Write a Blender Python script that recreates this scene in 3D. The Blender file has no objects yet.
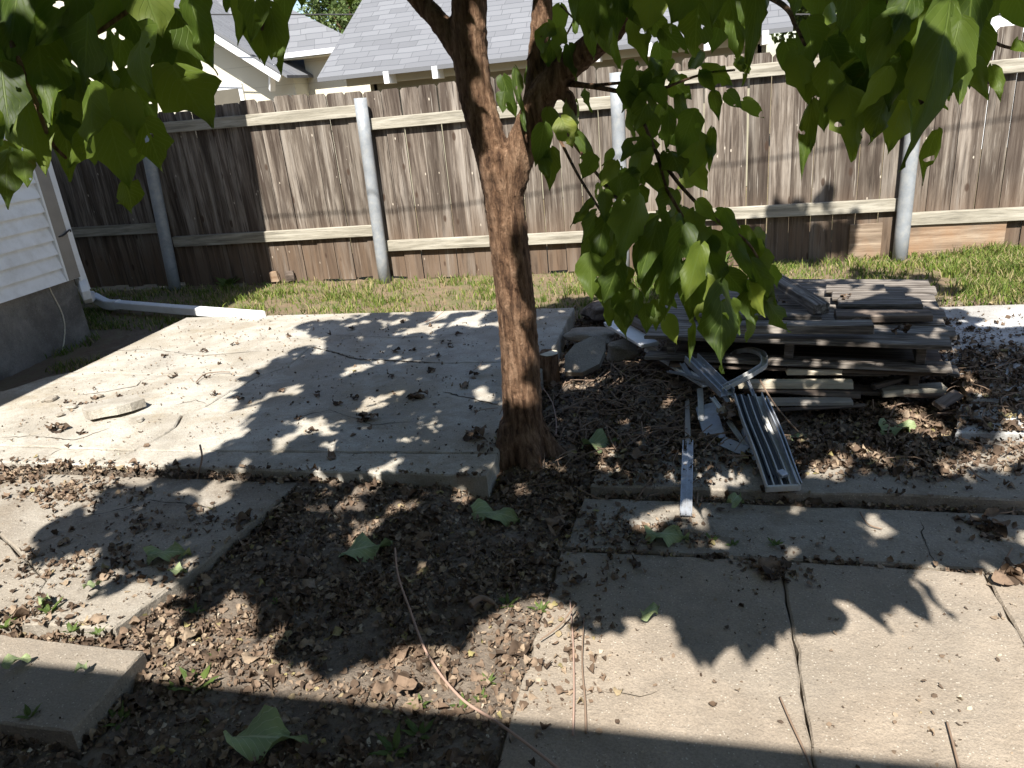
import bpy, bmesh, math
import numpy as np
from mathutils import Vector, Matrix
rng = np.random.default_rng(11)
S = bpy.context.scene
COL = S.collection
# ------------------------------------------------------------------ camera geometry
F, H = 754.0, 1.45
_n = lambda v: np.array(v, float) / np.linalg.norm(v)
AY = _n([186, -312, 754]); AX = _n([3054, -3, -754]); AX = _n(AX - AY * AX.dot(AY)); AZ = np.cross(AX, AY)
if AZ[1] > 0: AZ = -AZ
R = np.array([AX, AY, AZ])
C0 = np.array([0, 0, H])
def ray(px, py): return R @ np.array([(px - 512) / F, (py - 384) / F, 1.0])
def gz(px, py, z=0.0):
    d = ray(px, py); return C0 + d * ((z - H) / d[2])
def gy(px, py, y):
    d = ray(px, py); return C0 + d * (y / d[1])
def gc(px, py, zc): return C0 + ray(px, py) * zc
def project(P):
    c = (np.asarray(P) - C0) @ R
    return 512 + F * c[..., 0] / c[..., 2], 384 + F * c[..., 1] / c[..., 2], c[..., 2]
cam_d = bpy.data.cameras.new('camera'); cam = bpy.data.objects.new('camera', cam_d); COL.objects.link(cam)
M = Matrix.Identity(4)
for i in range(3):
    M[i][0] = R[i][0]; M[i][1] = -R[i][1]; M[i][2] = -R[i][2]; M[i][3] = C0[i]
cam.matrix_world = M
cam_d.sensor_width = 36; cam_d.lens = F / 1024 * 36; cam_d.clip_start = 0.05; cam_d.clip_end = 2000
S.camera = cam

# ------------------------------------------------------------------ light
EL, AZD = math.radians(52), -4.0        # light travels towards +Y, a touch to -X
sd = np.array([math.sin(math.radians(AZD)) * math.cos(EL), math.cos(math.radians(AZD)) * math.cos(EL), -math.sin(EL)])
w = bpy.data.worlds.new('World'); S.world = w; w.use_nodes = True
nt = w.node_tree; bg = nt.nodes['Background']
sky = nt.nodes.new('ShaderNodeTexSky'); sky.sky_type = 'NISHITA'; sky.sun_disc = False
sky.sun_elevation = EL; sky.sun_rotation = math.atan2(-sd[0], -sd[1]); sky.air_density = 1.0; sky.dust_density = 0.6
nt.links.new(sky.outputs[0], bg.inputs[0]); bg.inputs[1].default_value = 0.07
sl = bpy.data.lights.new('sun', 'SUN'); sl.energy = 4.6; sl.angle = math.radians(0.53); sl.color = (1, 0.955, 0.88)
so = bpy.data.objects.new('sun', sl); COL.objects.link(so)
so.rotation_euler = Vector(sd).to_track_quat('-Z', 'Y').to_euler(); so.location = (0, -3, 8)
S.view_settings.view_transform = 'Standard'; S.view_settings.look = 'None'; S.view_settings.gamma = 1
S.view_settings.exposure = 1.38; S.view_settings.use_curve_mapping = False
S.cycles.max_bounces = 8; S.cycles.transparent_max_bounces = 12; S.cycles.use_denoising = True

# ------------------------------------------------------------------ material helpers
class NT:
    def __init__(s, name):
        s.m = bpy.data.materials.new(name); s.m.use_nodes = True; s.t = s.m.node_tree
        s.b = s.t.nodes['Principled BSDF']; s.out = s.t.nodes['Material Output']
        s.b.inputs['Roughness'].default_value = 0.85
        try: s.b.inputs['Specular IOR Level'].default_value = 0.25
        except Exception: pass
    def n(s, typ, **kw):
        x = s.t.nodes.new(typ)
        for k, v in kw.items(): setattr(x, k, v)
        return x
    def l(s, a, b): s.t.links.new(a, b)
    def coord(s, kind='Object', scale=(1, 1, 1)):
        c = s.n('ShaderNodeTexCoord'); mp = s.n('ShaderNodeMapping'); mp.inputs['Scale'].default_value = scale
        s.l(c.outputs[kind], mp.inputs['Vector']); return mp.outputs[0]
    def noise(s, vec, scale, detail=4, rough=0.55, dist=0.0):
        x = s.n('ShaderNodeTexNoise'); x.inputs['Scale'].default_value = scale; x.inputs['Detail'].default_value = detail
        x.inputs['Roughness'].default_value = rough; x.inputs['Distortion'].default_value = dist
        if vec is not None: s.l(vec, x.inputs['Vector'])
        return x.outputs['Fac']
    def vor(s, vec, scale, feature='F1', out='Distance'):
        x = s.n('ShaderNodeTexVoronoi', feature=feature); x.inputs['Scale'].default_value = scale; s.l(vec, x.inputs['Vector'])
        return x.outputs[out]
    def ramp(s, fac, stops):
        r = s.n('ShaderNodeValToRGB'); e = r.color_ramp.elements
        while len(e) < len(stops): e.new(0.5)
        for i, (p, c) in enumerate(stops):
            e[i].position = p; e[i].color = tuple(c) + (1,) if len(c) == 3 else c
        s.l(fac, r.inputs[0]); return r.outputs[0]
    def mix(s, fac, a, b, mode='MIX'):
        x = s.n('ShaderNodeMix', data_type='RGBA', blend_type=mode)
        if isinstance(fac, (int, float)): x.inputs[0].default_value = fac
        else: s.l(fac, x.inputs[0])
        for v, i in ((a, 6), (b, 7)):
            if isinstance(v, tuple): x.inputs[i].default_value = v + (1,)
            else: s.l(v, x.inputs[i])
        return x.outputs[2]
    def math(s, op, a, b=0.0, clamp=False):
        x = s.n('ShaderNodeMath', operation=op, use_clamp=clamp)
        for v, i in ((a, 0), (b, 1)):
            if isinstance(v, (int, float)): x.inputs[i].default_value = v
            else: s.l(v, x.inputs[i])
        return x.outputs[0]
    def mr(s, v, a, b, c=0.0, d=1.0):
        x = s.n('ShaderNodeMapRange'); s.l(v, x.inputs[0])
        for i, k in enumerate((a, b, c, d)): x.inputs[i + 1].default_value = k
        return x.outputs[0]
    def bump(s, h, strength=0.5, dist=0.01):
        x = s.n('ShaderNodeBump'); x.inputs['Strength'].default_value = strength; x.inputs['Distance'].default_value = dist
        s.l(h, x.inputs['Height']); s.l(x.outputs[0], s.b.inputs['Normal'])
    def island(s): return s.n('ShaderNodeNewGeometry').outputs['Random Per Island']
    def color(s, c):
        if isinstance(c, tuple): s.b.inputs['Base Color'].default_value = c + (1,)
        else: s.l(c, s.b.inputs['Base Color'])

def concrete(name, lo, hi, stain=(0.2, 0.17, 0.12), stain_amt=0.5, patch=None, bump=0.6, off=0.0, speck=(0.62, 0.58, 0.5)):
    k = NT(name); v = k.coord('Object'); mp = v.node; mp.inputs['Location'].default_value = (off, off * 1.7, off * .3)
    big = k.noise(v, 1.1, 6, 0.6, 0.4); mid = k.noise(v, 7, 6, 0.65); fine = k.noise(v, 160, 3, 0.7); grit = k.noise(v, 60, 4, 0.75)
    c = k.ramp(mid, [(0.3, lo), (0.72, hi)])
    c = k.mix(k.mr(big, 0.42, 0.66, 0, stain_amt), c, stain)
    if patch:
        p2 = k.noise(k.coord('Object', (1, 1.3, 1)), 2.3, 9, 0.72, 0.2)
        c = k.mix(k.mr(p2, 0.46, 0.6, 0, 0.8), c, patch)
        p3 = k.noise(v, 4.5, 8, 0.7); c = k.mix(k.mr(p3, 0.56, 0.68, 0, 0.55), c, stain)
    c = k.mix(k.mr(fine, 0.35, 0.7, 0.0, 0.45), c, tuple(x * 0.42 for x in lo))
    c = k.mix(k.mr(grit, 0.62, 0.78, 0, 0.5), c, tuple(min(x * 1.35, .8) for x in hi))
    d = k.vor(v, 95); sp = k.math('LESS_THAN', d, 0.2); msk = k.math('GREATER_THAN', k.noise(v, 37, 2), 0.53)
    c = k.mix(k.math('MULTIPLY', sp, k.math('MULTIPLY', msk, 0.38)), c, speck)
    d2 = k.vor(v, 60); sp2 = k.math('LESS_THAN', d2, 0.16); msk2 = k.math('GREATER_THAN', k.noise(v, 29, 2), 0.56)
    c = k.mix(k.math('MULTIPLY', sp2, k.math('MULTIPLY', msk2, 0.7)), c, (0.09, 0.07, 0.05))
    k.color(c)
    h = k.math('ADD', k.math('MULTIPLY', fine, 0.35), k.math('ADD', k.math('MULTIPLY', grit, 0.6), k.math('MULTIPLY', mid, 1.6)))
    k.bump(h, bump, 0.012)
    k.b.inputs['Roughness'].default_value = 0.93
    return k.m

def wood(name, lo, mid, hi, axis=2, grain=26, weather=None, bump=0.5, knots=True, base_brown=False):
    k = NT(name); sc = [grain] * 3; sc[axis] = grain * 0.06
    isl = k.island()
    co = k.n('ShaderNodeTexCoord'); add = k.n('ShaderNodeVectorMath', operation='ADD')
    cb = k.n('ShaderNodeCombineXYZ'); 
    for i in range(3): k.l(k.math('MULTIPLY', isl, 7.3 + 3 * i), cb.inputs[i])
    k.l(co.outputs['Object'], add.inputs[0]); k.l(cb.outputs[0], add.inputs[1])
    mp = k.n('ShaderNodeMapping'); mp.inputs['Scale'].default_value = sc; k.l(add.outputs[0], mp.inputs[0]); v = mp.outputs[0]
    a = k.noise(v, 1.0, 6, 0.62, 0.6)
    sc2 = [x * 4.5 for x in sc]; mp2 = k.n('ShaderNodeMapping'); mp2.inputs['Scale'].default_value = sc2; k.l(add.outputs[0], mp2.inputs[0])
    b = k.noise(mp2.outputs[0], 1.0, 4, 0.7)
    c = k.ramp(a, [(0.36, lo), (0.5, mid), (0.64, hi)])
    c = k.mix(k.mr(b, 0.5, 0.78, 0, 0.7), c, tuple(x * 0.35 for x in lo))
    c = k.mix(k.mr(b, 0.25, 0.42, 0.45, 0), c, tuple(min(1, x * 1.25) for x in hi))
    c = k.mix(0.8, c, k.ramp(isl, [(0, (0.62, 0.6, 0.58)), (0.5, (0.95, 0.93, 0.9)), (1, (1.25, 1.22, 1.2))]), 'MULTIPLY')
    if base_brown:
        st = k.n('ShaderNodeMapping'); s4 = [9.0] * 3; s4[axis] = 0.7; st.inputs['Scale'].default_value = s4; k.l(add.outputs[0], st.inputs[0])
        sn = k.noise(st.outputs[0], 1.0, 5, 0.6, .3)
        c = k.mix(k.mr(sn, 0.5, 0.62, 0, 0.72), c, (0.05, 0.036, 0.028))
        c = k.mix(k.mr(sn, 0.46, 0.34, 0, 0.4), c, (0.36, 0.325, 0.285))
        fx = k.n('ShaderNodeMapping'); fx.inputs['Scale'].default_value = (60, 60, 2.2); k.l(add.outputs[0], fx.inputs[0]); fn = k.noise(fx.outputs[0], 1.0, 3, .6)
        c = k.mix(k.mr(fn, 0.6, 0.66, 0, 0.8), c, (0.03, 0.02, 0.015)); c = k.mix(k.mr(fn, 0.36, 0.31, 0, 0.5), c, (0.42, 0.38, 0.33))
        kn = k.n('ShaderNodeMapping'); kn.inputs['Scale'].default_value = (13, 13, 6); kn.inputs['Location'].default_value = (3, 1, 2); k.l(add.outputs[0], kn.inputs[0]); kd = k.vor(kn.outputs[0], 1.0)
        c = k.mix(k.mr(kd, 0.05, 0.075, 0.9, 0), c, (0.5, 0.44, 0.36))
    if weather:
        big = k.noise(k.coord('Object', (1.5, 1.5, 1.0)), 2.0, 5, 0.6)
        c = k.mix(k.mr(big, 0.45, 0.65, 0, 0.6), c, weather)
    if base_brown:
        sp = k.n('ShaderNodeSeparateXYZ'); k.l(co.outputs['Object'], sp.inputs[0])
        f = k.math('MULTIPLY', k.mr(sp.outputs[2], 0.62, 0.28, 0, 1), k.mr(a, 0.35, 0.6, 0.25, 0.85))
        c = k.mix(f, c, (0.13, 0.085, 0.055))
    if knots:
        mk = k.n('ShaderNodeMapping'); s3 = [7.5] * 3; s3[axis] = 3.3; mk.inputs['Scale'].default_value = s3; k.l(add.outputs[0], mk.inputs[0])
        d = k.vor(mk.outputs[0], 1.0)
        c = k.mix(k.mr(d, 0.085, 0.13, 0.85, 0), c, (0.05, 0.03, 0.02))
    k.color(c)
    k.bump(k.math('ADD', k.math('MULTIPLY', a, 0.7), b), bump, 0.004)
    k.b.inputs['Roughness'].default_value = 0.9
    return k.m

def plain(name, c, rough=0.5, metal=0.0, var=0.15, scale=8, bump=0.0, dirt=None, dirt_amt=0.5):
    k = NT(name); v = k.coord('Object')
    nn = k.noise(v, scale, 5, 0.6)
    cc = k.ramp(nn, [(0.25, tuple(x * (1 - var) for x in c)), (0.75, tuple(min(1, x * (1 + var)) for x in c))])
    if dirt: cc = k.mix(k.mr(k.noise(v, scale * 1.7, 7, 0.7), 0.45, 0.7, 0, dirt_amt), cc, dirt)
    k.color(cc); k.b.inputs['Roughness'].default_value = rough; k.b.inputs['Metallic'].default_value = metal
    if bump: k.bump(k.noise(v, scale * 6, 5, 0.6), bump, 0.01)
    return k.m

def leafmat(name, stops, trans, holes=True, tw=0.4, vein=(0.16, 0.24, 0.06)):
    k = NT(name); uv = k.n('ShaderNodeUVMap'); sp = k.n('ShaderNodeSeparateXYZ'); k.l(uv.outputs[0], sp.inputs[0])
    isl = k.island()
    c = k.ramp(isl, stops)
    au = k.math('ABSOLUTE', k.math('SUBTRACT', sp.outputs[0], 0.5))
    mid = k.mr(au, 0.012, 0.03, 1, 0)
    sv = k.math('FRACT', k.math('MULTIPLY', k.math('SUBTRACT', sp.outputs[1], k.math('MULTIPLY', au, 0.8)), 8.0))
    svl = k.mr(k.math('ABSOLUTE', k.math('SUBTRACT', sv, 0.5)), 0.03, 0.09, 0.7, 0)
    vv = k.math('MAXIMUM', mid, svl)
    blot = k.noise(k.coord('Object'), 22, 4, 0.6)
    c = k.mix(k.mr(blot, 0.4, 0.7, 0, 0.35), c, k.mix(1.0, c, (1.5, 1.35, 0.9), 'MULTIPLY'))
    brown = k.noise(k.coord('Object'), 9, 5, 0.7)
    c = k.mix(k.mr(brown, 0.68, 0.73, 0, 0.85), c, (0.14, 0.07, 0.025))
    c = k.mix(k.math('MULTIPLY', vv, 0.7), c, vein)
    k.color(c); k.b.inputs['Roughness'].default_value = 0.5
    k.b.inputs['Specular IOR Level'].default_value = 0.25
    k.bump(k.math('SUBTRACT', k.math('MULTIPLY', blot, 0.3), vv), 0.5, 0.003)
    tr = k.n('ShaderNodeBsdfTranslucent'); tc = k.mix(0.75, c, trans); k.l(tc, tr.inputs[0])
    ms = k.n('ShaderNodeMixShader'); ms.inputs[0].default_value = tw
    k.l(k.b.outputs[0], ms.inputs[1]); k.l(tr.outputs[0], ms.inputs[2]); last = ms.outputs[0]
    if holes:
        d = k.vor(k.coord('Object'), 17.0); h = k.math('LESS_THAN', k.math('ADD', d, k.math('MULTIPLY', k.noise(k.coord('Object'), 60, 2), 0.3)), 0.32)
        m2 = k.math('GREATER_THAN', k.noise(k.coord('Object'), 6.0, 2), 0.44)
        tp = k.n('ShaderNodeBsdfTransparent'); m3 = k.n('ShaderNodeMixShader')
        k.l(k.math('MULTIPLY', h, m2), m3.inputs[0]); k.l(last, m3.inputs[1]); k.l(tp.outputs[0], m3.inputs[2]); last = m3.outputs[0]
    k.l(last, k.out.inputs[0])
    return k.m

# ------------------------------------------------------------------ mesh helpers
def tag(o, label=None, cat=None, group=None, kind=None):
    if label: o['label'] = label
    if cat: o['category'] = cat
    if group: o['group'] = group
    if kind: o['kind'] = kind
    return o
def empty(name, loc=(0, 0, 0), rz=0.0):
    o = bpy.data.objects.new(name, None); o.location = loc; o.rotation_euler = (0, 0, rz); COL.objects.link(o); return o
def link(name, me, mat, parent=None, smooth=False):
    o = bpy.data.objects.new(name, me); COL.objects.link(o)
    if mat is not None and not me.materials: me.materials.append(mat)
    if smooth:
        me.polygons.foreach_set('use_smooth', [True] * len(me.polygons))
    if parent is not None:
        o.parent = parent
    return o
class MB:
    def __init__(s): s.v = []; s.f = []; s.uv = []; s.n = 0
    def add(s, v, f, uv=None):
        s.v.append(np.asarray(v, float)); s.f.extend([tuple(int(i) + s.n for i in q) for q in f]); s.n += len(v)
        if uv is not None: s.uv.append(np.asarray(uv, float))
        return s
    def box(s, c, size, rot=None, jit=0.0, bev=0.003):
        bm = bmesh.new(); bmesh.ops.create_cube(bm, size=1.0)
        for v in bm.verts: v.co = Vector((v.co.x * size[0], v.co.y * size[1], v.co.z * size[2]))
        if bev: bmesh.ops.bevel(bm, geom=bm.edges[:], offset=min(bev, min(size) * 0.3), segments=1, affect='EDGES')
        m = Matrix.Translation(c) @ (rot.to_4x4() if rot is not None else Matrix.Identity(4))
        bm.transform(m); bm.verts.index_update()
        vs = [tuple(v.co) for v in bm.verts]
        if jit: vs = np.array(vs) + rng.normal(0, jit, (len(vs), 3))
        s.add(vs, [[q.index for q in f.verts] for f in bm.faces]); bm.free(); return s
    def prism(s, poly, z0, z1, axis='z'):
        p = np.asarray(poly, float); n = len(p)
        if axis == 'z': a = np.c_[p, np.full(n, z0)]; b = np.c_[p, np.full(n, z1)]
        elif axis == 'y': a = np.c_[p[:, 0], np.full(n, z0), p[:, 1]]; b = np.c_[p[:, 0], np.full(n, z1), p[:, 1]]
        else: a = np.c_[np.full(n, z0), p]; b = np.c_[np.full(n, z1), p]
        s.add(np.r_[a, b], [list(range(n))[::-1], [i + n for i in range(n)]] + [[i, (i + 1) % n, (i + 1) % n + n, i + n] for i in range(n)])
        return s
    def tube(s, pts, rad, seg=8, noise=0.0, caps=True):
        pts = np.asarray(pts, float); n = len(pts); rad = np.full(n, rad) if np.isscalar(rad) else np.asarray(rad, float)
        t = np.gradient(pts, axis=0); t /= np.linalg.norm(t, axis=1)[:, None] + 1e-12
        up = np.array([0, 0, 1.0]) if abs(t[0][2]) < 0.9 else np.array([1.0, 0, 0])
        vs = []
        a = np.cross(up, t[0]); a /= np.linalg.norm(a)
        for i in range(n):
            a = a - t[i] * a.dot(t[i]); a /= np.linalg.norm(a); b = np.cross(t[i], a)
            th = np.arange(seg) * 2 * math.pi / seg
            r = rad[i] * (1 + (rng.normal(0, noise, seg) if noise else 0))
            vs.append(pts[i] + np.outer(np.cos(th) * r, a) + np.outer(np.sin(th) * r, b))
        f = [[i * seg + j, i * seg + (j + 1) % seg, (i + 1) * seg + (j + 1) % seg, (i + 1) * seg + j] for i in range(n - 1) for j in range(seg)]
        if caps: f += [list(range(seg))[::-1], [(n - 1) * seg + j for j in range(seg)]]
        s.add(np.concatenate(vs), f); return s
    def mesh(s, name):
        me = bpy.data.meshes.new(name); V = np.concatenate(s.v) if s.v else np.zeros((0, 3))
        me.from_pydata(V.tolist(), [], s.f)
        if s.uv:
            U = np.concatenate(s.uv); l = me.uv_layers.new(name='UVMap')
            idx = np.zeros(len(me.loops), int); me.loops.foreach_get('vertex_index', idx)
            l.data.foreach_set('uv', U[idx].ravel())
        me.update(); return me
    def build(s, name, mat, parent=None, smooth=False):
        return link(name, s.mesh(name), mat, parent, smooth)
def origin_to(o, loc):
    loc = Vector(loc); o.data.transform(Matrix.Translation(-loc)); o.location = loc; return o
def smooth_path(pts, k=8):
    P = np.asarray(pts, float); n = len(P); out = []
    for i in range(n - 1):
        p0, p1, p2, p3 = P[max(i - 1, 0)], P[i], P[i + 1], P[min(i + 2, n - 1)]
        for t in np.linspace(0, 1, k, endpoint=False):
            out.append(0.5 * ((2 * p1) + (-p0 + p2) * t + (2 * p0 - 5 * p1 + 4 * p2 - p3) * t * t + (-p0 + 3 * p1 - 3 * p2 + p3) * t ** 3))
    out.append(P[-1]); return np.array(out)
def inpoly(x, y, poly):
    x = np.asarray(x); y = np.asarray(y); P = np.asarray(poly); n = len(P); r = np.zeros(x.shape, bool); j = n - 1
    for i in range(n):
        xi, yi = P[i][0], P[i][1]; xj, yj = P[j][0], P[j][1]
        c = ((yi > y) != (yj > y)) & (x < (xj - xi) * (y - yi) / (yj - yi + 1e-12) + xi)
        r ^= c; j = i
    return r
# cheap value noise
_T = rng.random((64, 64))
def vnoise(x, y, s):
    x = np.asarray(x) * s + 100; y = np.asarray(y) * s + 100
    xi = np.floor(x).astype(int); yi = np.floor(y).astype(int); fx = x - xi; fy = y - yi; fx = fx * fx * (3 - 2 * fx); fy = fy * fy * (3 - 2 * fy)
    g = lambda a, b: _T[a % 64, b % 64]
    return (g(xi, yi) * (1 - fx) + g(xi + 1, yi) * fx) * (1 - fy) + (g(xi, yi + 1) * (1 - fx) + g(xi + 1, yi + 1) * fx) * fy
def jag(a, b, n, amp):
    a = np.array(a, float); b = np.array(b, float); t = np.linspace(0, 1, n)[:, None]; p = a + (b - a) * t
    d = (b - a) / np.linalg.norm(b - a); nn = np.array([-d[1], d[0]]); o = rng.normal(0, amp, n); o[0] = o[-1] = 0
    return p + o[:, None] * nn

# ------------------------------------------------------------------ materials
M_patio = concrete('patio_concrete', (0.29, 0.265, 0.225), (0.43, 0.40, 0.35), stain=(0.30, 0.245, 0.165), stain_amt=0.6, patch=(0.50, 0.475, 0.42))
M_pave = concrete('pavement_concrete', (0.235, 0.193, 0.15), (0.375, 0.312, 0.245), stain=(0.22, 0.20, 0.17), stain_amt=0.75, off=3.1)
M_pave2 = concrete('old_pavement_concrete', (0.22, 0.19, 0.155), (0.35, 0.31, 0.255), stain=(0.15, 0.118, 0.085), stain_amt=0.85, off=8.3, patch=(0.34, 0.31, 0.265))
M_white = concrete('painted_concrete', (0.30, 0.29, 0.27), (0.44, 0.43, 0.41), stain=(0.30, 0.28, 0.25), stain_amt=0.5, off=5.7, patch=(0.62, 0.62, 0.62))
M_found = concrete('foundation_concrete', (0.20, 0.185, 0.165), (0.36, 0.335, 0.30), stain=(0.15, 0.135, 0.11), bump=1.0, off=1.3, speck=(0.45, 0.42, 0.38), patch=(0.12, 0.11, 0.1))
M_picket = wood('weathered_picket', (0.058, 0.045, 0.036), (0.135, 0.112, 0.092), (0.24, 0.211, 0.18), 2, 22, base_brown=True)
M_rail = wood('weathered_rail', (0.20, 0.185, 0.15), (0.31, 0.29, 0.24), (0.40, 0.38, 0.325), 0, 26, knots=False)
M_pallet = wood('grey_pallet_wood', (0.05, 0.042, 0.036), (0.15, 0.132, 0.117), (0.30, 0.275, 0.25), 0, 55, knots=False)
M_dwood = wood('dark_damp_wood', (0.07, 0.055, 0.045), (0.12, 0.095, 0.08), (0.2, 0.165, 0.14), 0, 30, knots=False)
M_pale = wood('pale_board_wood', (0.42, 0.38, 0.30), (0.55, 0.5, 0.4), (0.62, 0.58, 0.48), 0, 20, knots=False)
M_galv = plain('galvanised_steel', (0.27, 0.29, 0.31), 0.5, 0.15, 0.18, 12, dirt=(0.42, 0.41, 0.38), dirt_amt=0.6)
M_alu = plain('dull_aluminium', (0.42, 0.44, 0.47), 0.42, 0.5, 0.15, 14, dirt=(0.2, 0.17, 0.14), dirt_amt=0.6)
M_wpaint = plain('white_paint', (0.74, 0.75, 0.76), 0.5, 0, 0.05, 5, dirt=(0.5, 0.47, 0.42), dirt_amt=0.35)
M_wmetal = plain('dirty_white_metal', (0.46, 0.46, 0.45), 0.4, 0, 0.1, 12, dirt=(0.3, 0.26, 0.2), dirt_amt=0.7)
M_grey = plain('grey_vinyl', (0.34, 0.36, 0.40), 0.45, 0, 0.15, 12, dirt=(0.2, 0.17, 0.14), dirt_amt=0.6)
M_black = plain('black_rubber_and_gaps', (0.03, 0.03, 0.032), 0.5, 0, 0.2, 10)
M_tan = plain('tan_board', (0.26, 0.235, 0.205), 0.7, 0, 0.12, 9)
M_cream = plain('cream_wall_paint', (0.52, 0.49, 0.39), 0.7, 0, 0.05, 3, dirt=(0.62, 0.58, 0.46), dirt_amt=0.4)
M_win = plain('dark_window_glass', (0.11, 0.10, 0.08), 0.2, 0, 0.2, 2)

def bark():
    k = NT('bark'); v = k.coord('Object', (1, 1, 0.2))
    a = k.noise(v, 48, 7, 0.66, 0.35); b = k.noise(v, 150, 5, 0.75); big = k.noise(k.coord('Object'), 3.5, 3)
    c = k.ramp(a, [(0.36, (0.06, 0.031, 0.018)), (0.5, (0.19, 0.108, 0.063)), (0.64, (0.33, 0.208, 0.132))])
    c = k.mix(k.mr(b, 0.5, 0.75, 0, 0.6), c, (0.05, 0.03, 0.02))
    c = k.mix(k.mr(big, 0.5, 0.7, 0, 0.35), c, (0.24, 0.17, 0.12))
    k.color(c); k.bump(k.math('ADD', a, k.math('MULTIPLY', b, 0.5)), 1.0, 0.03); k.b.inputs['Roughness'].default_value = 0.95
    return k.m
M_bark = bark()
M_leaf = leafmat('broad_leaf', [(0, (0.03, 0.052, 0.009)), (0.4, (0.045, 0.075, 0.011)), (0.8, (0.08, 0.118, 0.018)), (1, (0.16, 0.19, 0.034))], (0.26, 0.38, 0.03), tw=0.45, vein=(0.13, 0.18, 0.04))
M_fresh = leafmat('fallen_leaf', [(0, (0.15, 0.2, 0.09)), (0.5, (0.21, 0.27, 0.14)), (1, (0.3, 0.33, 0.15))], (0.2, 0.3, 0.06), holes=False, tw=0.15, vein=(0.45, 0.48, 0.32))
M_farleaf = leafmat('far_leaf', [(0, (0.05, 0.085, 0.03)), (0.5, (0.09, 0.13, 0.05)), (1, (0.14, 0.17, 0.07))], (0.2, 0.3, 0.05), holes=False, tw=0.25)

def littermat():
    k = NT('dead_leaf'); isl = k.island()
    c = k.ramp(isl, [(0, (0.045, 0.03, 0.02)), (0.35, (0.11, 0.074, 0.049)), (0.65, (0.18, 0.125, 0.086)), (0.86, (0.25, 0.19, 0.135)), (0.96, (0.29, 0.22, 0.15)), (1, (0.24, 0.21, 0.08))])
    nn = k.noise(k.coord('Object'), 70, 4, 0.7); c = k.mix(k.mr(nn, 0.45, 0.7, 0, 0.5), c, (0.05, 0.033, 0.024))
    k.color(c); k.b.inputs['Roughness'].default_value = 0.8; k.bump(nn, 0.4, 0.003)
    return k.m
M_litter = littermat()
def grassmat():
    k = NT('grass_blade'); isl = k.island()
    c = k.ramp(isl, [(0, (0.06, 0.10, 0.018)), (0.4, (0.12, 0.175, 0.03)), (0.7, (0.2, 0.24, 0.05)), (0.8, (0.30, 0.255, 0.11)), (1, (0.36, 0.29, 0.17))])
    k.color(c); k.b.inputs['Roughness'].default_value = 0.6
    tr = k.n('ShaderNodeBsdfTranslucent'); k.l(c, tr.inputs[0]); ms = k.n('ShaderNodeMixShader'); ms.inputs[0].default_value = 0.3
    k.l(k.b.outputs[0], ms.inputs[1]); k.l(tr.outputs[0], ms.inputs[2]); k.l(ms.outputs[0], k.out.inputs[0])
    return k.m
M_grass = grassmat()
def groundmat():
    k = NT('yard_soil'); v = k.coord('Object')
    a = k.noise(v, 9, 7, 0.7); b = k.noise(v, 55, 5, 0.75); f = k.noise(v, 220, 3, 0.7)
    c = k.ramp(a, [(0.3, (0.11, 0.086, 0.068)), (0.55, (0.19, 0.155, 0.122)), (0.75, (0.28, 0.235, 0.19))])
    c = k.mix(k.mr(b, 0.45, 0.7, 0, 0.6), c, (0.055, 0.04, 0.03))
    c = k.mix(k.mr(f, 0.6, 0.75, 0, 0.6), c, (0.36, 0.31, 0.24))
    sp = k.n('ShaderNodeSeparateXYZ'); k.l(v, sp.inputs[0])
    g = k.math('MAXIMUM', k.mr(sp.outputs[1], 4.6, 5.0, 0, 1), k.mr(sp.outputs[0], -3.95, -4.3, 0, .5))
    gg = k.mix(k.mr(a, 0.45, 0.62, 0.05, 0.6), (0.19, 0.135, 0.09), (0.10, 0.125, 0.04))
    c = k.mix(g, c, gg)
    k.color(c); k.bump(k.math('ADD', a, k.math('MULTIPLY', b, 0.6)), 0.9, 0.025); k.b.inputs['Roughness'].default_value = 1.0
    return k.m
M_ground = groundmat()

# ------------------------------------------------------------------ slabs (world polygons)
def zt(pts, z): return [tuple(gz(px, py, z)[:2]) for px, py in pts]
PZ = 0.10
crackA = np.array(zt([(84, 481), (110, 462), (134, 450), (155, 440), (175, 427), (182, 415), (206, 406), (232, 390), (259, 376)], PZ))
crackA[0, 1] = 2.43
J2y, J1y = 2.62, 3.56
def cut(a, b, n, amp): return [tuple(p) for p in jag(a, b, n, amp)]
ca = [tuple(p) for p in crackA]
iJ2 = int(np.argmin(abs(crackA[:, 1] - J2y)))
xr, xl = -0.78, -3.70
j1m = (crackA[-1][0], crackA[-1][1])
j1 = cut((xl, 3.56), j1m, 9, 0.008)
j1r = [j1m] + [tuple(gz(px, py, PZ)[:2]) for px, py in [(285, 368), (311, 346), (335, 352), (362, 360), (400, 361), (445, 363), (500, 362)]] + [(xr, 3.66)]
crackB = cut(tuple(gz(445, 393, PZ)[:2]), (xr, 3.02), 8, 0.01)
SLABS = []; LASTSLAB = [None]; CR = {}
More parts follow.
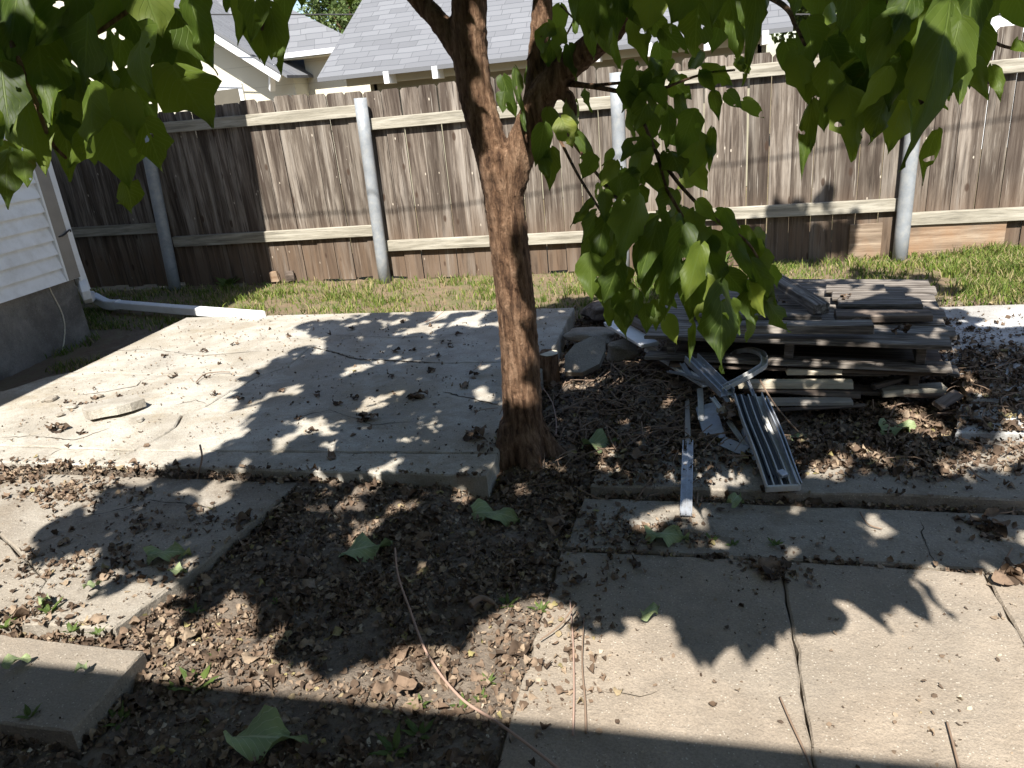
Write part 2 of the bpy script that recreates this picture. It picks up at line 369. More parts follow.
# thin open cracks running through the slabs
def crack(slab_o, px_pts, z, w_=.004):
    P = np.array([gz(px, py, z)[:2] for px, py in px_pts]); Q = []
    for a, b in zip(P[:-1], P[1:]): Q += list(jag(a, b, max(3, int(np.linalg.norm(b - a) / .02)), .0035))[:-1]
    Q.append(P[-1]); Q = np.array(Q); t = np.gradient(Q, axis=0); t /= np.linalg.norm(t, axis=1)[:, None] + 1e-9; n = np.c_[-t[:, 1], t[:, 0]]
    ww = w_ * rng.uniform(.3, 1.3, len(Q)) * np.minimum(1, np.minimum(np.arange(len(Q)), np.arange(len(Q))[::-1]) / 4 + .1); a = Q + n * ww[:, None]; b = Q - n * ww[:, None]; m = len(Q)
    mb = MB(); mb.add(np.r_[np.c_[a, np.full(m, z + .0012)], np.c_[b, np.full(m, z + .0012)]], [[i, i + 1, m + i + 1, m + i] for i in range(m - 1)]); mb.build('crack', M_crack, slab_o)
M_crack = plain('crack_dirt', (.035, .028, .02), .95, 0, .4, 60)
   # name, poly, z, mat
def slab(name, poly, z, mat, label, bot=-0.12, tilt=(0, 0), gap=0.0026, group=None, cat='concrete slab'):
    P = np.array(poly, float)
    A = 0.5 * np.sum(P[:, 0] * np.roll(P[:, 1], -1) - np.roll(P[:, 0], -1) * P[:, 1])
    if A < 0: P = P[::-1]
    n = len(P); Q = []
    for i in range(n):                       # inward offset leaves the open joint
        d1 = P[i] - P[i - 1]; d2 = P[(i + 1) % n] - P[i]; d1 /= np.linalg.norm(d1) + 1e-9; d2 /= np.linalg.norm(d2) + 1e-9
        n1 = np.array([-d1[1], d1[0]]); n2 = np.array([-d2[1], d2[0]]); m = n1 + n2; m /= max(np.linalg.norm(m), 0.3)
        Q.append(P[i] + m * gap / max(m.dot(n1), 0.5))
    Q = np.array(Q)
    # densify the border with small chips
    D = []
    for i in range(n):
        a, b = Q[i], Q[(i + 1) % n]; L = np.linalg.norm(b - a); k = max(1, int(L / 0.05))
        for j in range(k):
            p = a + (b - a) * j / k
            if j: p = p + rng.normal(0, 0.0022, 2)
            D.append(p)
    D = np.array(D); nn = len(D); c = D.mean(0)
    zz = lambda p: z + tilt[0] * (p[:, 0] - c[0]) + tilt[1] * (p[:, 1] - c[1])
    # bevel ring
    t = np.roll(D, -1, 0) - np.roll(D, 1, 0); t /= np.linalg.norm(t, axis=1)[:, None] + 1e-9; nrm = np.c_[-t[:, 1], t[:, 0]]
    I = D + nrm * (0.0035 + rng.random(nn)[:, None] * 0.004)
    V = np.r_[np.c_[I, zz(I)], np.c_[D, zz(D) - 0.004 - rng.random(nn) * 0.005], np.c_[D, np.full(nn, bot)]]
    f = [list(range(nn))] + [[nn + i, nn + (i + 1) % nn, (i + 1) % nn, i] for i in range(nn)] + [[2 * nn + i, 2 * nn + (i + 1) % nn, nn + (i + 1) % nn, nn + i] for i in range(nn)]
    mb = MB(); mb.add(V, f); o = mb.build(name, mat)
    LASTSLAB[0] = o
    tag(o, label, cat, group, 'structure')
    SLABS.append((P, z)); return o
patio_grp = None
slab('patio', [(xl, 4.7)] + j1 + j1r[1:] + [(xr, 4.7)], PZ, M_patio, 'pale rear section of raised concrete patio next to the grass strip', cat='patio')
slab('patio', [(-5.2, 3.18), (-3.9, 3.26), (-3.8, 3.48), (xl, 3.56)] + j1 + ca[::-1][1:len(ca) - iJ2] + [(-5.2, J2y)], PZ + .002, M_patio, 'bright middle section of the patio left of the diagonal crack', cat='patio')
slab('patio', ca[iJ2:] + j1r[1:] + [(xr, J2y)], PZ - 0.001, M_patio, 'shaded middle section of the patio beside the trunk', cat='patio')
slab('patio', [(-5.2, J2y)] + ca[:iJ2 + 1][::-1] + [(-5.2, 2.43)], PZ - 0.004, M_patio, 'narrow front strip of the patio left of the crack', cat='patio')
slab('patio', ca[:iJ2 + 1] + [(xr, J2y), (xr, 2.43)], PZ - 0.003, M_patio, 'long narrow front strip of the patio ending near the trunk', cat='patio')
pats = [o for o in COL.objects if o.name.startswith('patio')]
crack(pats[1], [(76, 396), (110, 391), (137, 386), (141, 381), (147, 378)], PZ + .002, .004)
crack(pats[1], [(0, 438), (30, 436), (75, 440), (110, 428)], PZ + .002, .003)
crack(pats[1], [(175, 405), (196, 400), (206, 404)], PZ + .002, .004)
crack(pats[0], [(100, 352), (150, 349), (200, 356), (262, 351)], PZ, .0025)
crack(pats[0], [(330, 335), (400, 338), (470, 333)], PZ, .002)
crack(pats[2], [(442, 392), (470, 398), (500, 406)], PZ, .006)
crack(pats[2], [(311, 347), (335, 353), (356, 359), (400, 361), (440, 363)], PZ, .006)
crack(pats[3], [(45, 458), (55, 452), (66, 448)], PZ - .004, .003); crack(pats[3], [(50, 472), (56, 462), (60, 455)], PZ - .004, .002)
crack(pats[2], [(280, 420), (330, 410), (372, 425), (420, 421)], PZ, .002)
# left low slabs
lc = zt([(8, 624), (22, 612), (30, 600), (40, 590), (47, 579)], 0.06)
q1 = tuple(gz(292, 488, .07)[:2]); q2 = tuple(gz(205, 560, .07)[:2])
slab('paving_slab', [(-4.2, 2.40), (q1[0], 2.40), q2, (-1.7, 1.50), lc[0], lc[1], lc[2], lc[3], lc[4], (-2.7, 2.0), (-4.2, 2.09)], 0.062, M_pave2, 'low dirty slab strewn with dead leaves in front of the patio')
slab('paving_slab', [(-4.2, 2.09), (-2.7, 2.0), lc[4], lc[3], lc[2], lc[1], lc[0], (-2.4, 1.50), (-4.2, 1.50)], 0.055, M_pave2, 'broken pale corner slab at the far left')
slab('paving_slab', [(-4.2, 1.46), tuple(gz(145, 650, .07)[:2]), tuple(gz(72, 733, .07)[:2]), (-4.2, 1.13)], 0.07, M_pave, 'thick small slab with a sharp corner, half in shade, lower left', bot=-.03)
# right slabs
slab('paving_slab', [(-0.45, 2.115), (0.25, 2.115), (0.25, -0.6), (-0.47, -0.6)], 0.0, M_pave, 'large tan slab in front, left of the long open joint')
slab('paving_slab', [(0.25, 2.115), (0.82, 2.11), (0.83, -0.6), (0.25, -0.6)], 0.002, M_pave, 'large tan slab in front, right of the long open joint')
slab('paving_slab', [(0.82, 2.11), (3.4, 2.09), (3.4, -0.6), (0.83, -0.6)], -0.002, M_pave, 'tan slab cut off by the right edge of the photo')
slab('paving_slab', cut((-0.44, 2.13), (3.4, 2.12), 12, .004) + cut((3.4, 2.47), (-0.42, 2.46), 12, .006), 0.0, M_pave2, 'long narrow shaded slab between the front slabs and the debris')
slab('paving_slab', cut((-0.40, 2.49), (3.5, 2.49), 12, .006) + cut((3.5, 2.98), (-0.36, 2.92), 12, .01), 0.035, M_pave2, 'raised long slab covered by leaves beneath the metal frames')
slab('paving_slab', cut((0.98, 2.99), (3.6, 3.0), 9, .012) + cut((3.6, 3.32), (1.08, 3.28), 9, .01), 0.04, M_white, 'grey slab with worn white paint on its edge, right of the pile')
slab('paving_slab', [(1.15, 3.36), (3.6, 3.36), (3.6, 4.85), (1.2, 4.75)], 0.03, M_white, 'pale slab with whitish paint between the pallets and the grass')

psl = [o for o in COL.objects if o.name.startswith('paving_slab')]
crack(psl[3], [(575, 700), (600, 690), (640, 697), (660, 690)], 0.0, .0018)
crack(psl[5], [(920, 520), (926, 545), (935, 566)], 0.0, .002)
crack(psl[7], [(640, 506), (652, 492), (655, 480)], 0.035, .0025) if len(psl) > 7 else None
crack(psl[0], [(60, 520), (110, 512), (150, 500), (215, 508)], .07, .003)
# ------------------------------------------------------------------ ground
def ground_h(x, y):
    x = np.asarray(x, float); y = np.asarray(y, float)
    h = -0.028 + 0.018 * np.clip((3.0 - y) / .4, 0, 1) + 0.035 * np.clip((-1.1 - x) / .5, 0, 1) * np.clip((2.6 - y) / .2, 0, 1) + 0.01 * (vnoise(x, y, 60) - .5) + 0.016 * (vnoise(x, y, 3) - .5) + 0.014 * (vnoise(x, y, 11) - .5) + 0.012 * (vnoise(x, y, 31) - .5)
    h = h + 0.12 * np.exp(-(((x + .28) / .33) ** 2 + ((y - 3.45) / .45) ** 2)) + 0.04 * np.exp(-(((x + .72) / .22) ** 2 + ((y - 2.72) / .2) ** 2))
    h = h + 0.02 * np.exp(-(((x + .85) / .5) ** 2 + ((y - 1.9) / .3) ** 2))
    h = h + np.clip((y - 4.5) / .4, 0, 1) * 0.055 + np.clip((x + .2) / 3, 0, 1) * np.clip((y - 4.4) / 1.0, 0, 1) * 0.06
    h = h + 0.055 * np.clip((y - 2.1) / .3, 0, 1) * np.clip((2.7 - y) / .2, 0, 1) * np.clip((-.75 - x) / .2, 0, 1)
    far = np.clip((np.abs(y - 3) - 5) / 6, 0, 1)
    return h * (1 - far) - 0.03 * far
def in_slab(x, y):
    r = np.full(np.shape(x), -9.0)
    for P, z in SLABS:
        m = inpoly(x, y, P); r = np.where(m, np.maximum(r, z), r)
    return r
def surf(x, y): return np.maximum(ground_h(x, y), in_slab(x, y))
gx_ = np.unique(np.concatenate([[-500, -150, -60, -25, -14, -9, -7], np.arange(-5.6, 4.0, 0.03), [4.6, 6, 9, 14, 25, 60, 150, 500]]))
gy_ = np.unique(np.concatenate([[-400, -120, -50, -20, -8, -3, -1], np.arange(0.2, 6.6, 0.03), [7.5, 9, 12, 18, 30, 60, 150, 600]]))
X, Y = np.meshgrid(gx_, gy_); Zg = ground_h(X, Y)
inner = in_slab(X, Y) > -5
Zg = np.where(inner, np.minimum(Zg, -0.06), Zg)
nx, ny = len(gx_), len(gy_)
V = np.c_[X.ravel(), Y.ravel(), Zg.ravel()]
ii, jj = np.meshgrid(np.arange(nx - 1), np.arange(ny - 1)); b0 = (jj * nx + ii).ravel()
Fq = np.c_[b0, b0 + 1, b0 + nx + 1, b0 + nx]
me = bpy.data.meshes.new('ground'); me.from_pydata(V.tolist(), [], Fq.tolist()); me.update()
tag(link('ground', me, M_ground, None, True), kind='structure')

# ------------------------------------------------------------------ fence
FY = 5.97
fence = empty('wooden_fence', (-1.6, FY, 0)); tag(fence, 'weathered grey brown picket fence with horizontal rails and round steel posts behind the yard', 'fence')
def child(mb, name, mat, parent, smooth=False):
    o = mb.build(name, mat, parent, smooth); o.matrix_parent_inverse = Matrix.Translation(-Vector(parent.location)) if parent.type == 'EMPTY' and abs(parent.rotation_euler.z) < 1e-9 else o.matrix_parent_inverse
    return o
postX = [-6.62, -4.62, -2.58, -0.57, 1.42, 3.45]
bays = [(-6.62, -4.62, 1.55, 0.63, 1.48, 0.06), (-4.62, -2.58, 1.56, 0.50, 1.46, 0.03), (-2.575, -0.57, 1.55, 0.37, 1.345, 0.03),
        (-0.57, 1.42, 1.53, 0.49, 1.46, 0.04), (1.42, 3.45, 1.53, 0.38, 1.345, 0.08), (3.45, 5.5, 1.56, .5, 1.46, 0.1)]
for bi, (x0, x1, top, r0, r1, zb) in enumerate(bays):
    mb = MB(); pw = 0.152; n = int(round((x1 - x0) / (pw + .006))); step = (x1 - x0) / n
    for i in range(n):
        xa = x0 + i * step + .0012 + rng.random() * .002; xb = x0 + (i + 1) * step - .0012 - rng.random() * (.007 if rng.random() < .2 else .003)
        t = top + rng.normal(0, .011); zbb = zb + rng.normal(0, .014); tw = rng.normal(0, .003); k = 0.017
        dy = rng.choice([-.004, 0, .004]) + rng.normal(0, .0012)
        poly = [(xa, zbb), (xb, zbb + rng.normal(0, .006)), (xb + tw, t - k - rng.uniform(0, .01)), (xb - k + tw, t), (xa + k + tw, t), (xa + tw, t - k)]
        mb.prism(poly, FY + dy, FY + dy + .016, 'y')
    child(mb, 'picket_panel', M_picket, fence)
    for rz_, hh in ((r0 - .045, .09), (r1 - .045, .09)):
        mb = MB(); dz = rng.normal(0, .004)
        q = Matrix.Rotation(rng.normal(0, .003), 3, 'Y')
        mb.box((0.5 * (x0 + x1), FY - .0215, rz_ + dz), (x1 - x0 - .03, .038, hh), q, jit=.0012, bev=.004)
        child(mb, 'rail', M_rail, fence)
lean = [0.0, 0.10, 0.03, 0.0, 0.01, 0]
for i, x in enumerate(postX):
    mb = MB(); tp = 1.5 + (.0 if i != 2 else .0); l = lean[i]
    zs = np.linspace(-.05, tp, 6)
    mb.tube([(x + l * (z - .7) / 1.5, FY - .092, z) for z in zs], .05 if i not in (1,) else .052, 24)
    p = child(mb, 'post', M_galv, fence, True)
    for pl in p.data.polygons:
        if len(pl.vertices) > 5: pl.use_smooth = False
M_osb = wood('patch_particle_board', (0.15, 0.11, 0.08), (0.25, 0.195, 0.145), (0.36, 0.29, 0.22), 0, 20, knots=False, weather=(0.30, 0.17, 0.09))
for (xa, xb, za, zb) in ((1.45, 2.1, 0.02, 0.325), (1.08, 1.3, 0.03, 0.315)):
    mb = MB(); mb.box(((xa + xb) / 2, FY - .014, (za + zb) / 2), (xb - xa, .018, zb - za), jit=.0015); o = child(mb, 'patch_board', M_osb, fence); o['label'] = 'orange stained patch board low on the fence'
for (px, py) in ((885, 300),): pass
# bricks / board scraps at the fence foot
mb = MB(); 
for px in (275, 291):
    g_ = gy(px, 277, FY - .03); mb = MB(); mb.box((g_[0], FY - .035, .10), (.075, .03, .09), Matrix.Rotation(rng.normal(0, .1), 3, 'Y'), jit=.003)
    o = mb.build('board_offcut', M_dwood if px > 280 else M_osb); tag(o, 'small wood offcut leaning on the fence foot, %s of the two' % ('right one' if px > 280 else 'left one'), 'offcut')

# ------------------------------------------------------------------ own house (L shaped): left wing + main body behind the camera
HX, HY = -4.5, 4.63
house = empty('house', (HX, HY, 0)); tag(house, 'white lap sided house on a rough concrete foundation at the left edge', 'house')
mb = MB()
mb.prism([(HX - 6, HY - .02), (HX, HY - .02), (HX, -1.1), (6, -1.1), (6, -6), (HX - 6, -6)], -.2, .47); child(mb, 'foundation', M_found, house)
mb = MB(); mb.tube([(HX + .004, HY - .26 + .05 * math.sin(z * 9) - .35 * (z - .25) * (-.55), z) for z in np.linspace(-.02, .46, 9)], .005, 5); o = child(mb, 'foundation_patch', M_pale, house)
def siding(mb, p0, p1, nrm, z0, z1, step=.1):
    p0 = np.array(p0, float); p1 = np.array(p1, float); nrm = np.array(nrm, float); z = z0
    while z < z1 - .001:
        zz = min(z + step, z1); o = nrm * .03; b = nrm * .002
        v = [(*(p0 + o), z), (*(p1 + o), z), (*(p1 + b), zz), (*(p0 + b), zz), (*p0, z), (*p1, z)]
        mb.add(v, [[0, 1, 2, 3], [4, 5, 1, 0]]); z = zz
EZ = 2.62
mb = MB(); siding(mb, (HX + .01, -1.1), (HX + .01, HY), (1, 0), .45, EZ - .1); siding(mb, (HX - 6, HY), (HX, HY), (0, 1), .45, EZ - .1)
siding(mb, (HX, -1.1), (6, -1.1), (0, 1), .45, 2.5)
mb.prism([(HX - 6, HY - .01), (HX, HY - .01), (HX, -1.11), (6, -1.11), (6, -6), (HX - 6, -6)], .455, EZ - .1)
M_side = plain('white_siding_paint', (0.78, 0.785, 0.79), 0.5, 0, 0.05, 4, dirt=(0.5, 0.48, 0.44), dirt_amt=0.5)
child(mb, 'siding', M_side, house)
mb = MB(); mb.box((HX + .036, HY - .05, 1.45), (.012, .115, 2.0)); child(mb, 'corner_board', M_tan, house)
mb = MB(); mb.box((HX + .03, HY - .118, 1.45), (.03, .02, 2.0)); child(mb, 'corner_trim', M_wpaint, house)
# roofs
def roofslab(mb, a, b, c, d, th=.14):
    v = [np.array(p, float) for p in (a, b, c, d)]; lo = [p - np.array([0, 0, th]) for p in v]
    mb.add(v + lo, [[0, 1, 2, 3], [7, 6, 5, 4], [0, 4, 5, 1], [1, 5, 6, 2], [2, 6, 7, 3], [3, 7, 4, 0]])
def shingle(name, c1, c2, sx=3.3, sy=7.2):
    k = NT(name); uv = k.n('ShaderNodeUVMap'); br = k.n('ShaderNodeTexBrick'); mp = k.n('ShaderNodeMapping')
    k.l(uv.outputs[0], mp.inputs[0]); k.l(mp.outputs[0], br.inputs['Vector'])
    wob = k.n('ShaderNodeVectorMath', operation='ADD'); nz = k.n('ShaderNodeTexNoise'); nz.inputs['Scale'].default_value = 3.0; k.l(mp.outputs[0], nz.inputs['Vector'])
    sc_ = k.n('ShaderNodeVectorMath', operation='SCALE'); sc_.inputs[3].default_value = .05; k.l(nz.outputs['Color'], sc_.inputs[0]); k.l(mp.outputs[0], wob.inputs[0]); k.l(sc_.outputs[0], wob.inputs[1])
    k.l(wob.outputs[0], br.inputs['Vector'])
    br.inputs['Scale'].default_value = 1; br.inputs['Brick Width'].default_value = .27; br.inputs['Row Height'].default_value = .15
    br.inputs['Mortar Size'].default_value = .0055; br.inputs['Mortar Smooth'].default_value = .5; br.inputs['Color1'].default_value = c1 + (1,); br.inputs['Color2'].default_value = c2 + (1,)
    br.inputs['Mortar'].default_value = tuple(x * .62 for x in c1) + (1,); br.inputs['Bias'].default_value = 0.0; br.squash = 1.6; br.squash_frequency = 3
    spx = k.n('ShaderNodeSeparateXYZ'); k.l(wob.outputs[0], spx.inputs[0])
    row = k.math('FRACT', k.math('DIVIDE', spx.outputs[1], .15)); rl = k.mr(row, .0, .13, 1, 0)  # shadow line along each shingle course, painted into the colour
    nn = k.noise(mp.outputs[0], 2.5, 6, .7); f2 = k.noise(mp.outputs[0], 90, 2, .6)
    c = k.mix(k.mr(nn, .35, .7, 0, .35), k.mix(rl, br.outputs['Color'], (.055, .06, .07)), (.15, .15, .165)); c = k.mix(k.mr(f2, .4, .7, 0, .3), c, (.12, .12, .135))
    k.color(c); k.bump(br.outputs['Fac'], -.8, .02); k.b.inputs['Roughness'].default_value = .95
    return k.m
M_shing = shingle('grey_shingles', (.12, .124, .132), (.175, .18, .19))
ex = -3.56
mb = MB(); roofslab(mb, (ex, HY + .6, EZ), (ex, -1.5, EZ), (HX - 3, -1.5, EZ + 1.95), (HX - 3, HY + .6, EZ + 1.95)); roofslab(mb, (HX - 6.9, HY + .6, EZ), (HX - 3, HY + .6, EZ + 1.95), (HX - 3, -1.5, EZ + 1.95), (HX - 6.9, -1.5, EZ))
mb.prism([(HX - 5.9, EZ - .12), (HX - .03, EZ - .12), (HX - 3, EZ + 1.75)], HY - .1, HY - .02, 'y')
EY = -.53; EZ2 = 2.45
mb2 = [(ex - .02, EY, EZ2), (6.6, EY, EZ2), (6.6, -4.2, EZ2 + 1.8), (ex - 3, -4.2, EZ2 + 1.8)]
roofslab(mb, *mb2); roofslab(mb, (ex - 3, -4.2, EZ2 + 1.8), (6.6, -4.2, EZ2 + 1.8), (6.6, -7.8, EZ2), (ex - 3, -7.8, EZ2))
child(mb, 'roof', plain('asphalt_roofing', (.2, .2, .21), .95, 0, .2, 20), house)
# downspout along the corner, elbow, then out over the grass to the patio
ds = empty('downspout', (HX, HY + .03, .3)); tag(ds, 'white metal downspout running down the house corner and out along the grass', 'downspout')
ds.parent = None
def recttube(path, w_, h_, sidev):
    mb = MB(); P = np.asarray(path, float); t = np.gradient(P, axis=0); t /= np.linalg.norm(t, axis=1)[:, None]; V = []
    sidev = np.array(sidev, float)
    for p, d in zip(P, t):
        s_ = sidev - d * sidev.dot(d); s_ /= np.linalg.norm(s_); u = np.cross(d, s_)
        for a, b in ((-1, -.8), (-.8, -1), (.8, -1), (1, -.8), (1, .8), (.8, 1), (-.8, 1), (-1, .8)): V.append(p + s_ * a * w_ / 2 + u * b * h_ / 2)
    n = len(P); f = [[i * 8 + j, i * 8 + (j + 1) % 8, i * 8 + 8 + (j + 1) % 8, i * 8 + 8 + j] for i in range(n - 1) for j in range(8)]
    f += [[j for j in range(8)][::-1], [(n - 1) * 8 + j for j in range(8)]]
    mb.add(V, f); return mb
A = np.array([HX - .012, HY + .05, 2.2]); 
e1 = np.array([HX - .0, HY + .05, .34]); g1 = gz(100, 303, .11); g2 = gz(172, 309, .10); g3 = gz(262, 316, .115)
E1 = gz(91, 296, .13)
path = [A, (HX - .012, HY + .05, 1.4), (HX - .012, HY + .05, .6), e1, e1 + (E1 - e1) * .8, E1 + (g2 - E1) * .08 + np.array([0, 0, -.01]), g1 + (g2 - g1) * .2, g2, g3]
o = recttube(path[:4], .055, .072, (1, 0, 0)).build('downpipe', M_wpaint); o.parent = ds; o.matrix_parent_inverse = Matrix.Translation(-ds.location)
el = smooth_path([path[3] + np.array([0, 0, .06]), path[3] + np.array([0, 0, -.06]), path[4] * .6 + path[5] * .4 + np.array([-.01, 0, 0]), path[6] + np.array([-.06, 0, .0]), path[6] + (path[7] - path[6]) * .1], 5)
o = recttube(list(el), .062, .078, (0.6, .8, 0)).build('elbow', M_wpaint); o.parent = ds; o.matrix_parent_inverse = Matrix.Translation(-ds.location)
o = recttube([path[6] - (path[7] - path[6]) * .05, path[7], path[8]], .07, .062, (0.1, 1, 0)).build('outlet_pipe', M_wpaint); o.parent = ds; o.matrix_parent_inverse = Matrix.Translation(-ds.location)
mb = MB(); mb.tube([(HX + .075 * math.cos(a) - .02, HY - .02 + .1 * math.sin(a), .78 + .015 * math.sin(a * 3)) for a in np.linspace(-1.4, 1.9, 14)], .006, 5)
o = mb.build('strap', M_black); o.parent = ds; o.matrix_parent_inverse = Matrix.Translation(-ds.location)

# ------------------------------------------------------------------ neighbour's garage with shingle roof
def roofplane(mb, x0, x1, ye, ze, run, m):
    L = run * math.sqrt(1 + m * m); v = [(x0, ye, ze), (x1, ye, ze), (x1, ye + run, ze + m * run), (x0, ye + run, ze + m * run)]
    mb.add(v, [[0, 1, 2, 3]], [(x0, 0), (x1, 0), (x1, L), (x0, L)])
GE = 10.0; p = gy(317, 78, GE); q = gy(793, 27.5, GE); gx0, gx1, gze = p[0], q[0], p[2]; gm = .56
gar = empty('garage', ((gx0 + gx1) / 2, GE + .5, 0)); tag(gar, 'low garage with a grey shingle roof and pale eave brackets behind the fence', 'garage')
mb = MB(); roofplane(mb, gx0, gx1, GE, gze, 3.2, gm)
v = [(gx0, GE, gze), (gx1, GE, gze), (gx1, GE + 3.2, gze + gm * 3.2), (gx0, GE + 3.2, gze + gm * 3.2)]
lo = [(a, b, c - .05) for a, b, c in v]
mb.add(v[:0] + [(gx0, GE + .001, gze - .001), (gx1, GE + .001, gze - .001), (gx1, GE, gze - .05), (gx0, GE, gze - .05), (gx0, GE + 6.4, gze), (gx1, GE + 6.4, gze), (gx1, GE + 3.2, gze + gm * 3.2), (gx0, GE + 3.2, gze + gm * 3.2), (gx0, GE + 3.2, gze + gm * 3.2 - .05), (gx1, GE + 3.2, gze + gm * 3.2 - .05)],
       [[0, 3, 2, 1], [4, 7, 6, 5], [3, 8, 9, 2]], [(0, .05)] * 10)
child(mb, 'roof', M_shing, gar)
mb = MB(); mb.box(((gx0 + gx1) / 2 + .15, GE + .5, (gze - .03) / 2 + .06), (gx1 - gx0 - .9, .1, gze - .06 + .12)); mb.prism([(GE + .45, 0), (GE + 6, 0), (GE + 6, gze - .1), (GE + 3.2, gze + gm * 3.2 - .1), (GE + .45, gze + .1)], gx0 + .55, gx0 + .65, 'x'); mb.prism([(GE + .45, 0), (GE + 6, 0), (GE + 6, gze - .1), (GE + 3.2, gze + gm * 3.2 - .1), (GE + .45, gze + .1)], gx1 - .35, gx1 - .25, 'x')
M_gw = plain('tan_garage_wall', (.28, .26, .19), .8, 0, .06, 3); child(mb, 'wall', M_gw, gar)
mb = MB(); mb.box(((gx0 + gx1) / 2, GE + .25, gze - .14 + .05), (gx1 - gx0 - .6, .012, .10)); child(mb, 'fascia', M_cream, gar)
for px in (387, 436, 560, 598, 650, 707, 764):
    a = gy(px, 68, GE + .06); mb = MB(); mb.box((a[0], GE + .12, gze - .085), (.075, .28, .15), bev=.004); child(mb, 'rafter_tail', M_wpaint, gar)
mb = MB(); c = gy(415, 76, GE + .44); mb.box((c[0] + .2, GE + .44, c[2]), (.62, .03, .09)); child(mb, 'vent', M_tan, gar)

# ------------------------------------------------------------------ neighbour's cream house
NY = 14.0
nh = empty('house', (-8, NY + 2, 0)); tag(nh, 'cream neighbour house with grey roof and white gable trim beyond the fence', 'house')
wx1 = gy(290, 60, NY)[0]; sx1 = gy(352, 60, NY + .0)[0]
def prog(px, py, y=NY): a = gy(px, py, y); return a
rk0, rk1 = prog(170, 3), prog(288, 78)       # rake line falling to the right
mb = MB(); zr = rk0[2] + (rk0[2] - rk1[2]) / (rk1[0] - rk0[0]) * .0
mb.prism([(-13.5, 0), (wx1, 0), (wx1, rk1[2] + .02), (rk0[0], rk0[2]), (-11.4, rk0[2] + .6), (-13.5, rk0[2] - .2)], NY, NY + 6, 'y')
mb.prism([(wx1 + .002, 0), (sx1 + .4, 0), (sx1 + .4, prog(337, 50)[2] - .04), (wx1 + .002, prog(290, 47)[2] - .04)], NY + .55, NY + 6.5, 'y')
M_nw = NT('cream_lap_wall'); vv = M_nw.coord('Object'); sp = M_nw.n('ShaderNodeSeparateXYZ'); M_nw.l(vv, sp.inputs[0])
fr = M_nw.math('FRACT', M_nw.math('MULTIPLY', sp.outputs[2], 2.6)); ln = M_nw.math('LESS_THAN', fr, .035)
M_nw.color(M_nw.mix(M_nw.math('MULTIPLY', ln, .35), (.56, .53, .43), (.3, .28, .22))); child(mb, 'wall', M_nw.m, nh)
def beam3(a, b, w_, h_):
    a = np.array(a, float); b = np.array(b, float); d = b - a; L = np.linalg.norm(d); mb = MB()
    rot = Vector(d).to_track_quat('X', 'Z').to_matrix(); mb.box(tuple((a + b) / 2), (L, w_, h_), rot, bev=.004); return mb
d_ = rk1 - rk0; child(beam3(rk0 + np.array([0, -.45, .05]) - d_ * .6, rk1 + np.array([.1, -.45, -.0]), .05, .17), 'fascia', M_wpaint, nh)
m_ = d_[2] / d_[0]
mb = MB(); a0 = rk0 + np.array([0, -.5, .16]) - d_ * .9; a1 = rk1 + np.array([.25, -.5, .03]); b0_ = a0 + np.array([0, 2.2, 0]); b1 = a1 + np.array([0, 2.2, 0])
mb.add([a0, a1, b1, b0_, a0 - [0, 0, .05], a1 - [0, 0, .05], b1 - [0, 0, .05], b0_ - [0, 0, .05]], [[0, 1, 2, 3], [7, 6, 5, 4], [4, 5, 1, 0], [5, 6, 2, 1]], [(0, 0), (4, 0), (4, 7), (0, 7)] * 2)
# side section roof rising from its eave
ev0 = prog(284, 42, NY + .15); ev1 = prog(349, 48, NY + .15); e1x = ev1[0]
zz0 = ev1[2] + .02
mb.add([(ev0[0] - 3.5, NY + .15, zz0 + .01), (e1x + .3, NY + .15, zz0 + .01), tuple(gy(334, 31, NY + 1.6)), tuple(gy(287, 13, NY + 2.6)), tuple(gy(150, -60, NY + 3.4))], [[0, 1, 2, 3, 4]], [(0, 0), (4, 0), (4, 1.8), (3, 2.9), (0, 3.9)])
child(mb, 'roof', M_shing, nh)
child(beam3((ev0[0] - .1, NY + .12, zz0 - .03), (e1x + .3, NY + .12, zz0 - .03), .05, .09), 'fascia', M_wpaint, nh)
mb = MB(); mb.box(((ev0[0] + e1x) / 2, NY + .35, zz0 - .09), (e1x - ev0[0] + .4, .4, .02)); child(mb, 'soffit', M_cream, nh)
c = prog(229, 99); mb = MB(); mb.box((c[0], NY - .03, c[2] - .12), (.72, .06, .75)); fr_ = child(mb, 'window', M_wpaint, nh)
mb = MB(); mb.box((c[0], NY - .045, c[2] - .14), (.56, .06, .62)); mb.build('pane', M_win, fr_)
child(beam3(prog(272, 66, NY - .42), prog(272, 90, NY - .2), .1, .1), 'bracket', M_wpaint, nh)
# white building at the far right
p0_ = gy(975, 24, 13); rb = empty('house', (p0_[0] + 3, 14, 0)); tag(rb, 'plain white building glimpsed over the fence at the upper right', 'house')
mb = MB(); mb.box((p0_[0] + 3, 14.5, 1.4), (6, 3, 3.2)); child(mb, 'wall', M_wpaint, rb)
mb = MB(); mb.prism([(p0_[0] - .3, 3.0), (p0_[0] + 6.3, 3.0), (p0_[0] + 3, 4.3)], 12.8, 16.2, 'y'); child(mb, 'roof', plain('far_roof', (.3, .3, .32), .9), rb)

